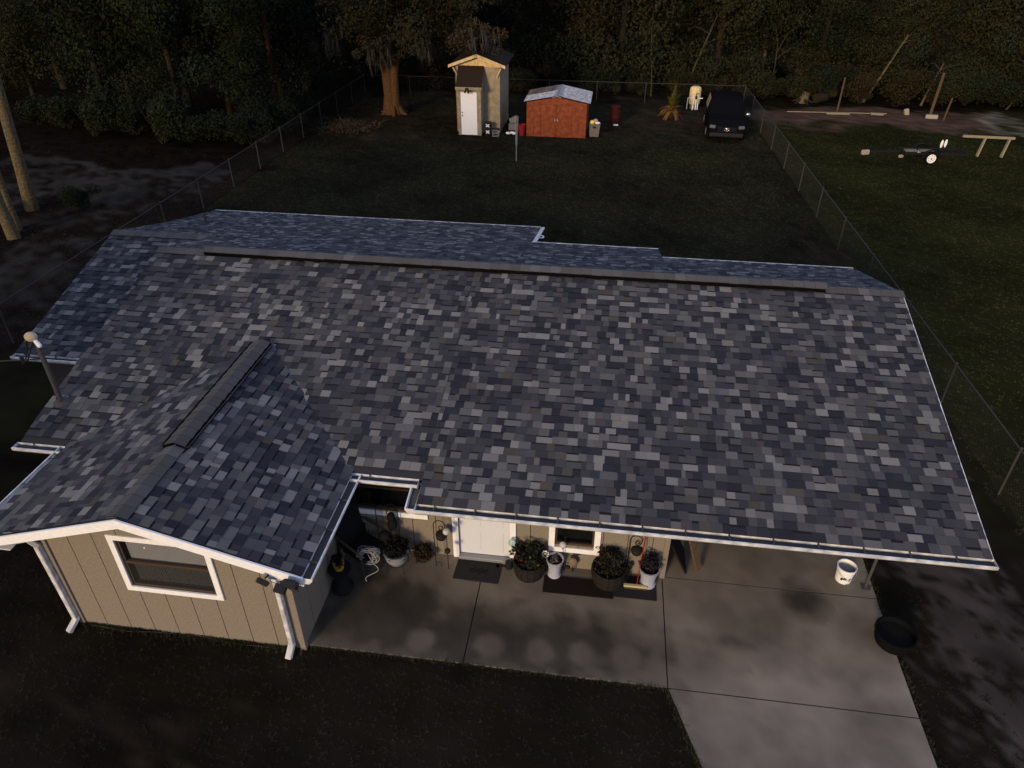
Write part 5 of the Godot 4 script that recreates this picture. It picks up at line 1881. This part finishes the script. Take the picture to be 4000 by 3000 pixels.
func hook(label: String, at: Vector3, h: float, turn: float, spiral: bool) -> Node3D:
	var t := thing("garden_hook", label, "hook", at, turn)
	var mb := MB.new()
	var pts := [Vector3(0, 0, 0), Vector3(0, h * 0.5, 0), Vector3(0, h - 0.12, 0)]
	for i in range(1, 12):
		var a := PI - PI * i / 9.0
		var rr := 0.10
		pts.append(Vector3(0.10 + rr * cos(a), h - 0.12 + rr * sin(a) * 1.1, 0))
	if spiral:
		var c := Vector3(0.135, h - 0.17, 0)
		for i in 14:
			var a := -0.5 - i * 0.55
			var rr := 0.062 - i * 0.0035
			pts.append(c + Vector3(cos(a), sin(a), 0) * rr)
	mb.tube(pts, [0.008], 6)
	part(mb, "rod", M.iron, t)
	var ft := MB.new()
	ft.tube([Vector3(0.0, 0.10, 0), Vector3(0.09, 0.10, 0), Vector3(0.09, 0.0, 0)], [0.006], 5)
	part(ft, "foot", M.iron, t)
	return t

func globe_stake(label: String, at: Vector3, h: float, lean: Vector3, low_ball: bool) -> void:
	var t := thing("globe_stake", label, "garden stake", at)
	var top := Vector3(0, h, 0) + lean
	var mb := MB.new()
	mb.tube([Vector3.ZERO, top], [0.007], 6)
	part(mb, "rod", M.iron, t)
	var g := MB.new()
	g.ball(top + Vector3(0, 0.05, 0), Vector3(0.062, 0.058, 0.062), 16, 10)
	part(g, "globe", M.globe, t)
	var cp := MB.new()
	cp.lathe(top, [Vector2(0.008, -0.05), Vector2(0.035, 0.0), Vector2(0.03, 0.005)], 10)
	part(cp, "cup", M.iron, t)
	if low_ball:
		var b := MB.new()
		b.ball(top * 0.52, Vector3(0.055, 0.05, 0.055), 12, 8)
		part(b, "lower_ball", M.iron, t)

func porch_things() -> void:
	var r := RandomNumberGenerator.new()
	r.seed = 63
	# mats
	var t := thing("door_mat", "dark grey door mat with faded script in front of the white door", "mat", Vector3(-3.20, 0.0, 0.33), -0.03)
	var mb := MB.new()
	mb.rbox(Vector3(0, 0.008, 0), Vector3(0.80, 0.014, 0.46), 0.004)
	part(mb, "mat", M.mat_grey, t)
	var sc := MB.new()
	# the flourish woven into it
	for k in 3:
		var pts := []
		for i in 22:
			var u := i / 21.0
			pts.append(Vector3(-0.16 + 0.34 * u, 0.0158, -0.03 + k * 0.03 + 0.035 * sin(u * 17.0 + k * 2.1)))
		sc.tube(pts, [0.006], 4)
	part(sc, "script", M.mat_ink, t)
	mb = MB.new()
	mb.rbox(Vector3(-1.43, 0.007, 0.44), Vector3(1.20, 0.012, 0.38), 0.004, Basis(Vector3.UP, 0.01))
	single(mb, "porch_mat", M.mat_brown, "long dark brown mat under the white urn and the half barrel", "mat")
	mb = MB.new()
	mb.rbox(Vector3(-0.48, 0.006, 0.32), Vector3(0.76, 0.010, 0.50), 0.004)
	single(mb, "porch_mat", M.mat_grey, "black mat under the broom and the white urn at the wall corner", "mat")
	# planters beside the door
	var leafy := bush(r, Vector3(0.27, 0.20, 0.24), 60, 22, 0.035, Color(0.022, 0.024, 0.018))
	var leafy2 := bush(r, Vector3(0.25, 0.22, 0.22), 60, 22, 0.035, Color(0.020, 0.021, 0.016))
	half_barrel("half barrel planter with red and yellow flowers beside the white door", Vector3(-2.30, 0.0, 0.23), 0.285, leafy, 0.46, [[Vector3(-0.12, 0.50, 0.20), M.handle], [Vector3(0.17, 0.44, 0.21), M.gold], [Vector3(0.03, 0.55, 0.16), M.gold]])
	half_barrel("half barrel planter with a dark shrub standing on the brown mat", Vector3(-0.93, 0.013, 0.22), 0.30, leafy2, 0.48, [])
	var small := bush(r, Vector3(0.09, 0.04, 0.09), 16, 10, 0.022, Color(0.09, 0.085, 0.08))
	urn("white urn planter with a white daisy beside the flowering half barrel", Vector3(-1.86, 0.0, 0.22), 0.155, 0.40, small, 0.39)
	var purple := bush(r, Vector3(0.17, 0.17, 0.16), 50, 16, 0.03, Color(0.024, 0.022, 0.026))
	urn("white urn planter with a bushy dark plant at the wall corner", Vector3(-0.25, 0.011, 0.21), 0.185, 0.40, purple, 0.52)
	# flower ornaments
	for q in [["teal metal flower ornament on a stick beside the white door", Vector3(-2.56, 0.0, 0.10), 0.62, M.teal, Vector3(-0.06, 0, 0.05)], ["white metal daisy on a stick at the rim of the urn", Vector3(-2.03, 0.0, 0.16), 0.50, M.pvc, Vector3(0.0, 0, 0.06)]]:
		t = thing("flower_ornament", q[0], "ornament", q[1])
		mb = MB.new()
		var top: Vector3 = Vector3(0, q[2], 0) + q[4]
		mb.tube([Vector3.ZERO, top], [0.005], 5)
		part(mb, "stick", M.iron, t)
		for i in 9:
			var a := TAU * i / 9
			var pm := MB.new()
			pm.ball(top + Vector3(cos(a) * 0.05, sin(a) * 0.045, 0.012 + sin(a) * -0.02), Vector3(0.020, 0.020, 0.008), 7, 5)
			part(pm, "petal", q[3], t)
		var cm := MB.new()
		cm.ball(top + Vector3(0, 0, 0.018), Vector3(0.03, 0.028, 0.012), 8, 5)
		part(cm, "flower_centre", M.globe, t)
	globe_stake("glass globe on a leaning stake below the small window", Vector3(-1.70, 0.0, 0.10), 0.62, Vector3(-0.04, 0, 0.04), false)
	globe_stake("glass globe on a stake with a dark ball beside the door frame", Vector3(-3.72, 0.0, 0.34), 0.86, Vector3(0.0, 0, 0.0), true)
	# small tan ornament on the wall under the window
	t = thing("wall_ornament", "small tan hen-shaped ornament against the wall below the window", "ornament", Vector3(-1.55, 0.0, 0.06))
	mb = MB.new()
	mb.ball(Vector3(0, 0.24, 0.05), Vector3(0.085, 0.10, 0.05), 12, 8)
	part(mb, "body", M.tan, t)
	var hd := MB.new()
	hd.ball(Vector3(0.02, 0.38, 0.05), Vector3(0.075, 0.03, 0.04), 10, 6)
	hd.ball(Vector3(-0.09, 0.13, 0.07), Vector3(0.055, 0.03, 0.04), 8, 6)
	hd.cyl(Vector3(0, 0, 0.05), Vector3(0, 0.2, 0.05), 0.012, 0.012, 6)
	part(hd, "trim", M.iron, t)
	# hooks and what hangs from them
	var hk := hook("tall plain black garden hook beside the dark chair", Vector3(-4.93, 0.0, 0.33), 1.36, 0.0, false)
	var hk2 := hook("second plain black garden hook with a hanging feeder near the wall", Vector3(-4.62, 0.0, 0.12), 1.22, PI, false)
	t = thing("bird_feeder", "dark two-lobed hanging feeder above the grey flower pot", "feeder", Vector3(-4.74, 0.62, 0.14))
	mb = MB.new()
	mb.ball(Vector3(0, 0.30, 0), Vector3(0.075, 0.10, 0.075), 12, 8)
	mb.ball(Vector3(0.01, 0.13, 0), Vector3(0.09, 0.12, 0.09), 12, 8)
	part(mb, "body", M.dark, t)
	var ch := MB.new()
	ch.cyl(Vector3(0, 0.38, 0), Vector3(0, 0.56, 0), 0.004, 0.004, 5)
	part(ch, "chain", M.iron, t)
	t = thing("hanging_ball", "round dark ball of twigs hanging beside the tall hook", "ornament", Vector3(-4.82, 0.55, 0.33))
	mb = MB.new()
	mb.ball(Vector3(0, 0.10, 0), Vector3(0.10, 0.10, 0.10), 10, 7)
	part(mb, "ball", M.dark, t)
	ch = MB.new()
	ch.cyl(Vector3(0, 0.19, 0), Vector3(0, 0.75, 0), 0.003, 0.003, 5)
	part(ch, "chain", M.iron, t)
	for q in [["black spiral garden hook beside the white door frame", Vector3(-3.95, 0.0, 0.30), 1.12, "dark acorn-shaped lantern hanging from the spiral hook by the door"], ["black spiral garden hook between the half barrel and the broom", Vector3(-0.62, 0.0, 0.06), 0.98, "dark acorn-shaped lantern hanging from the spiral hook by the broom"]]:
		hook(q[0], q[1], q[2], 0.0, true)
		t = thing("hanging_lantern", q[3], "lantern", q[1] + Vector3(0.13, q[2] - 0.50, 0.0))
		mb = MB.new()
		mb.lathe(Vector3.ZERO, [Vector2(0.0, 0.0), Vector2(0.025, 0.03), Vector2(0.085, 0.09), Vector2(0.105, 0.15), Vector2(0.095, 0.20), Vector2(0.05, 0.225), Vector2(0, 0.235)], 8)
		part(mb, "body", M.iron, t)
		ch = MB.new()
		ch.cyl(Vector3(0, 0.23, 0), Vector3(0, 0.29, 0), 0.004, 0.004, 5)
		part(ch, "chain", M.iron, t)
	# grey pot on a wire stand
	t = thing("flower_pot", "wide grey pot with a round dark shrub on a wire stand", "planter", Vector3(-4.62, 0.0, 0.42))
	mb = MB.new()
	mb.lathe(Vector3(0, 0.14, 0), [Vector2(0, 0), Vector2(0.13, 0.0), Vector2(0.19, 0.10), Vector2(0.215, 0.24), Vector2(0.225, 0.25), Vector2(0.225, 0.27), Vector2(0.195, 0.27), Vector2(0.17, 0.2), Vector2(0, 0.2)], 26)
	part(mb, "pot", M.greypot, t)
	for s in [Vector3(-0.15, 0, 0.14), Vector3(0.15, 0, 0.14), Vector3(-0.15, 0, -0.14), Vector3(0.15, 0, -0.14)]:
		var lg := MB.new()
		lg.tube([s + Vector3.UP * 0.22, s * 1.05], [0.006], 5)
		part(lg, "leg", M.iron, t)
	var rg := MB.new()
	var pts := []
	for i in 17: pts.append(Vector3(0.205 * cos(TAU * i / 16), 0.20, 0.205 * sin(TAU * i / 16)))
	rg.tube(pts, [0.006], 5)
	part(rg, "ring", M.iron, t)
	var dark_ball := bush(r, Vector3(0.215, 0.17, 0.215), 60, 22, 0.032, Color(0.013, 0.013, 0.012))
	share(dark_ball, "plant", M.leaf, t, Transform3D(Basis(), Vector3(0, 0.48, 0)))
	# moss basket
	t = thing("moss_basket", "brown moss-lined basket on the floor beside the wall", "planter", Vector3(-4.20, 0.0, 0.20))
	mb = MB.new()
	mb.lathe(Vector3.ZERO, [Vector2(0, 0), Vector2(0.09, 0.02), Vector2(0.15, 0.12), Vector2(0.165, 0.2), Vector2(0.14, 0.2), Vector2(0, 0.17)], 18)
	part(mb, "bowl", M.barrel, t)
	share(bush(r, Vector3(0.155, 0.13, 0.155), 46, 16, 0.028, Color(0.030, 0.025, 0.016)), "plant", M.leaf, t, Transform3D(Basis(), Vector3(0, 0.2, 0)))
	# armchair
	t = thing("patio_chair", "black high-backed patio armchair in the corner beside the wing", "chair", Vector3(-5.20, 0.0, 0.42), 1.1)
	mb = MB.new()
	mb.rbox(Vector3(0, 0.42, 0.02), Vector3(0.54, 0.10, 0.54), 0.03)
	part(mb, "seat", M.blackrough, t)
	mb = MB.new()
	mb.rbox(Vector3(0, 0.82, -0.30), Vector3(0.56, 0.74, 0.08), 0.03, Basis(Vector3.RIGHT, -0.16))
	part(mb, "backrest", M.blackrough, t)
	for s in [-1.0, 1.0]:
		var ar := MB.new()
		ar.tube([Vector3(s * 0.31, 0.74, -0.30), Vector3(s * 0.33, 0.70, 0.02), Vector3(s * 0.33, 0.66, 0.24), Vector3(s * 0.32, 0.58, 0.30)], [0.024], 7)
		part(ar, "armrest", M.bronze, t)
		for z in [-0.26, 0.28]:
			var lg := MB.new()
			lg.tube([Vector3(s * 0.31, 0.60, z), Vector3(s * 0.32, 0.0, z + (0.05 if z > 0 else -0.05))], [0.022], 7)
			part(lg, "leg", M.iron, t)
	# rope tangle over the chair's arm
	mb = MB.new()
	var rp := []
	var c := Vector3(-5.02, 0.52, 0.66)
	for i in 230:
		var a := i * 0.42
		var w := 0.15 + 0.035 * sin(i * 0.37)
		rp.append(c + Vector3(cos(a) * w + 0.03 * sin(i * 0.11), sin(a) * w * 0.75 + 0.03 * cos(i * 0.23), 0.07 * sin(i * 0.19) + 0.03 * cos(a * 1.7)))
	for i in 12:
		rp.append(c + Vector3(0.10 + 0.10 * sin(i * 0.5), -0.12 - i * 0.018, 0.10 + 0.02 * i))
	mb.tube(rp, [0.0065], 5)
	single(mb, "rope_coil", M.rope, "tangled coil of white rope hung over the black chair", "rope")
	# black stand with a golden pot
	t = thing("plant_stand", "black plant stand carrying a golden yellow pot beside the wing wall", "planter", Vector3(-5.42, 0.0, 1.02))
	mb = MB.new()
	mb.lathe(Vector3.ZERO, [Vector2(0, 0), Vector2(0.17, 0), Vector2(0.19, 0.05), Vector2(0.12, 0.14), Vector2(0.10, 0.34), Vector2(0.18, 0.46), Vector2(0.20, 0.50), Vector2(0, 0.50)], 18)
	part(mb, "stand", M.blackrough, t)
	mb = MB.new()
	mb.lathe(Vector3(0, 0.50, 0), [Vector2(0, 0), Vector2(0.075, 0), Vector2(0.10, 0.14), Vector2(0.085, 0.14), Vector2(0, 0.12)], 16)
	part(mb, "pot", M.gold, t)
	share(bush(r, Vector3(0.11, 0.09, 0.11), 24, 12, 0.03, Color(0.012, 0.012, 0.010)), "plant", M.leaf, t, Transform3D(Basis(), Vector3(0, 0.70, 0)))
	# broom
	t = thing("push_broom", "broom with a red handle leaning against the tan wall", "broom", Vector3(-0.46, 0.0, 0.33))
	mb = MB.new()
	mb.tube([Vector3(0.02, 0.05, 0.0), Vector3(0.10, 1.45, -0.29)], [0.010], 8)
	part(mb, "handle", M.handle, t)
	mb = MB.new()
	mb.rbox(Vector3(0, 0.075, 0.02), Vector3(0.40, 0.04, 0.06), 0.008)
	part(mb, "head", M.bristle, t)
	mb = MB.new()
	mb.box(Vector3(0, 0.033, 0.02), Vector3(0.38, 0.044, 0.045))
	part(mb, "bristles", M.bronze, t)
	t = thing("garden_trowel", "small dark garden trowel standing at the wall beside the broom", "trowel", Vector3(-0.60, 0.0, 0.12))
	mb = MB.new()
	mb.tube([Vector3(0, 0.0, 0.02), Vector3(0.02, 0.22, 0.0)], [0.012], 6)
	part(mb, "handle", M.iron, t)
	mb = MB.new()
	mb.ball(Vector3(0.028, 0.29, 0), Vector3(0.045, 0.08, 0.014), 10, 6)
	part(mb, "blade", M.iron, t)
	# watering can spout by the door mat
	t = thing("watering_can", "black watering can with its spout over the edge of the door mat", "watering can", Vector3(-2.72, 0.0, 0.18))
	mb = MB.new()
	mb.lathe(Vector3(0.05, 0, -0.02), [Vector2(0, 0), Vector2(0.07, 0), Vector2(0.065, 0.13), Vector2(0.05, 0.14), Vector2(0, 0.14)], 14)
	part(mb, "body", M.plastic, t)
	mb = MB.new()
	mb.tube([Vector3(0.0, 0.04, 0.0), Vector3(-0.07, 0.10, 0.06), Vector3(-0.11, 0.14, 0.10)], [0.018, 0.013, 0.012], 7)
	mb.lathe(Vector3(-0.11, 0.14, 0.10), [Vector2(0.012, 0), Vector2(0.035, 0.03), Vector2(0, 0.035)], 10, Basis(Vector3(0.5, 0.6, 0).normalized(), Vector3(-0.6, 0.5, 0.5).normalized(), Vector3(0, 0.3, -1).normalized()).orthonormalized())
	part(mb, "spout", M.plastic, t)
	# bucket in the carport
	t = thing("plastic_bucket", "white plastic bucket with black print standing in the carport", "bucket", Vector3(3.13, 0.0, -0.36), 0.25)
	mb = MB.new()
	mb.lathe(Vector3.ZERO, [Vector2(0, 0), Vector2(0.125, 0), Vector2(0.13, 0.01), Vector2(0.146, 0.25), Vector2(0.155, 0.255), Vector2(0.157, 0.30), Vector2(0.153, 0.305), Vector2(0.163, 0.315), Vector2(0.163, 0.335), Vector2(0.15, 0.335), Vector2(0.143, 0.26), Vector2(0, 0.25)], 32)
	part(mb, "body", M.white, t)
	mb = MB.new()
	mb.lathe(Vector3.ZERO, [Vector2(0.142, 0.26), Vector2(0, 0.262)], 24)
	part(mb, "contents", M.greypot, t)
	# the print: a dark oval mark with a loop and two bars
	mb = MB.new()
	var arc := func(a0: float, a1: float, y0: float, y1: float) -> void:
		for i in 5:
			var b0 := lerpf(a0, a1, i / 5.0)
			var b1 := lerpf(a0, a1, (i + 1) / 5.0)
			var f0 := func(a: float, y: float) -> Vector3: return Vector3(sin(a), 0, cos(a)) * (0.1315 + 0.064 * y) + Vector3.UP * y
			mb.quad(f0.call(b0, y0), f0.call(b0, y1), f0.call(b1, y1), f0.call(b1, y0))
	arc.call(-0.75, -0.28, 0.115, 0.16)
	arc.call(-0.95, -0.75, 0.09, 0.15)
	arc.call(-0.62, -0.45, 0.16, 0.175)
	arc.call(0.0, 0.38, 0.135, 0.155)
	arc.call(0.02, 0.25, 0.105, 0.125)
	arc.call(-0.1, 0.08, 0.012, 0.024)
	part(mb, "print", M.black, t)
	mb = MB.new()
	pts = []
	for i in 15:
		var a := PI * i / 14
		pts.append(Vector3(0.165 * cos(a), 0.285 - 0.13 * sin(a), 0.02 + 0.165 * sin(a)))
	mb.tube(pts, [0.004], 5)
	part(mb, "handle", M.galv, t)
	# black tub at the slab edge
	t = thing("rubber_tub", "low black round tub at the edge of the driveway", "tub", Vector3(3.60, -0.06, 0.86))
	mb = MB.new()
	mb.lathe(Vector3.ZERO, [Vector2(0, 0), Vector2(0.25, 0), Vector2(0.27, 0.05), Vector2(0.26, 0.07), Vector2(0.285, 0.13), Vector2(0.275, 0.15), Vector2(0.30, 0.24), Vector2(0.315, 0.26), Vector2(0.315, 0.30), Vector2(0.285, 0.30), Vector2(0.26, 0.2), Vector2(0, 0.19)], 30)
	part(mb, "tub", M.rubber, t)
	mb = MB.new()
	mb.lathe(Vector3.ZERO, [Vector2(0.262, 0.215), Vector2(0, 0.225)], 20)
	part(mb, "soil", M.soil, t)
	# boards leaning in the carport
	mb = MB.new()
	mb.beam(Vector3(0.66, 0.02, -0.22), Vector3(0.12, 1.60, -0.70), 0.14, 0.035, 0.003)
	single(mb, "leaning_plank", M.wood, "brown plank leaning on the carport wall", "plank")
	mb = MB.new()
	mb.rbox(Vector3(0.24, 0.38, -0.40), Vector3(0.03, 0.84, 0.60), 0.004, Basis(Vector3.BACK, 0.46))
	single(mb, "dark_board", M.mat_brown, "dark brown board propped behind the wall corner of the carport", "board")
	# pale cable along the foot of the wing
	mb = MB.new()
	pts = []
	for i in 26:
		var u := i / 25.0
		pts.append(Vector3(lerpf(WWL + 0.15, WWR - 0.4, u), GROUND + 0.012 + 0.014 * sin(u * 23.0), WWZ + 0.07 + 0.03 * sin(u * 9.0)))
	mb.tube(pts, [0.004], 5)
	single(mb, "ground_cable", M.galv2, "thin grey cable lying along the foot of the gable wall", "cable")

func mast_and_lights() -> void:
	var t := thing("service_mast", "grey electrical mast with a tan weatherhead rising from the roof edge", "mast", Vector3(-10.55, slope_y(-0.19), -0.19))
	var mb := MB.new()
	mb.cyl(Vector3(0, -0.05, 0), Vector3(0, 1.24, 0), 0.042, 0.042, 12)
	part(mb, "pole", M.galv2, t)
	mb = MB.new()
	mb.ball(Vector3(-0.05, 1.30, 0.01), Vector3(0.105, 0.085, 0.085), 14, 9)
	part(mb, "weatherhead", M.tanhead, t)
	mb = MB.new()
	mb.cyl(Vector3(0.02, 1.24, 0.03), Vector3(0.13, 1.20, 0.10), 0.034, 0.038, 10)
	mb.ball(Vector3(0.13, 1.20, 0.10), Vector3(0.038, 0.038, 0.038), 9, 6)
	part(mb, "conduit_cap", M.pvc, t)
	mb = MB.new()
	mb.lathe(Vector3(0, -0.01, 0), [Vector2(0.16, -0.02), Vector2(0.13, 0.02), Vector2(0.06, 0.06), Vector2(0.045, 0.12), Vector2(0.036, 0.13)], 16, Basis(Vector3.RIGHT, 0.26))
	part(mb, "flashing", M.galv2, t)
	for q in [[Vector3(-0.10, 1.27, 0.02), Vector3(-0.35, 0.82, 0.05)], [Vector3(-0.13, 1.30, 0.0), Vector3(-0.30, 0.95, 0.02)], [Vector3(-0.02, 1.22, 0.05), Vector3(-0.30, 0.86, 0.10)]]:
		var w := MB.new()
		var a: Vector3 = q[0]
		var b: Vector3 = q[1]
		w.tube([a, a.lerp(b, 0.5) + Vector3(-0.05, -0.16, 0.02), b], [0.011], 6)
		part(w, "drip_loop", M.iron, t)
	mb = MB.new()
	mb.cyl(Vector3(-0.34, 0.80, 0.06), Vector3(-0.34, 0.92, 0.06), 0.030, 0.030, 8)
	mb.cyl(Vector3(-0.04, 0.88, 0.02), Vector3(-0.34, 0.88, 0.06), 0.012, 0.012, 6)
	part(mb, "insulator", M.iron, t)
	mb = MB.new()
	var pts := []
	for i in 20:
		var u := i / 19.0
		pts.append(Vector3(-0.34 - 22.0 * u, 0.86 + 4.0 * u * u - 1.4 * u, 0.06 + 3.0 * u))
	mb.tube(pts, [0.013], 5)
	part(mb, "service_wire", M.wire, t)
	# flood lamps under the wing gable
	t = thing("flood_lamp", "black square flood lamp tilted under the white rake board", "flood lamp", Vector3(-5.56, 2.30, WZ + 0.045))
	mb = MB.new()
	mb.rbox(Vector3(-0.03, -0.02, 0.09), Vector3(0.17, 0.19, 0.06), 0.012, Basis(Vector3.BACK, -0.55) * Basis(Vector3.RIGHT, 0.5))
	part(mb, "head", M.plastic, t)
	mb = MB.new()
	mb.tube([Vector3(0.02, 0.02, 0.0), Vector3(0.0, 0.02, 0.06)], [0.014], 6)
	mb.tube([Vector3(0.06, -0.05, 0.04), Vector3(0.16, -0.08, 0.05), Vector3(0.30, -0.07, 0.05)], [0.005], 5)
	part(mb, "bracket", M.plastic, t)
	t = thing("flood_lamp", "twin-headed black flood lamp at the lower end of the rake board", "flood lamp", Vector3(-5.25, 2.28, WZ + 0.045))
	for q in [[Vector3(0.05, 0.02, 0.10), Vector3(0.20, 0.15, 0.10), 0.1], [Vector3(-0.11, -0.10, 0.09), Vector3(0.16, 0.10, 0.12), 0.25]]:
		mb = MB.new()
		mb.rbox(q[0], q[1], 0.014, Basis(Vector3.BACK, -q[2]) * Basis(Vector3.RIGHT, 0.6))
		part(mb, "head", M.plastic, t)
	mb = MB.new()
	mb.rbox(Vector3(0.0, -0.04, 0.03), Vector3(0.16, 0.11, 0.05), 0.01)
	mb.tube([Vector3(0.10, -0.05, 0.05), Vector3(0.13, -0.14, 0.07), Vector3(0.06, -0.17, 0.06), Vector3(-0.02, -0.13, 0.04)], [0.006], 5)
	part(mb, "sensor_box", M.plastic, t)

func _ready() -> void:
	setup_world()
	setup_materials()
	build_ground()
	build_slab()
	build_house()
	tower_shed()
	red_shed()
	forest()
	big_oak()
	left_pines()
	link_fence("chain-link fence running down the right side of the yard to the open field", Vector3(6.86, GROUND, 0.0), Vector3(6.25, GROUND, -37.4), 3.0)
	link_fence("chain-link fence across the back of the yard in front of the wood", Vector3(6.25, GROUND, -37.42), Vector3(-16.95, GROUND, -37.3), 3.0)
	link_fence("chain-link fence along the left side of the yard by the tall trunks", Vector3(-16.9, GROUND, 2.0), Vector3(-16.95, GROUND, -37.28), 2.7)
	car()
	right_field()
	yard_clutter()
	sago_palm()
	porch_things()
	mast_and_lights()
	build_grass()
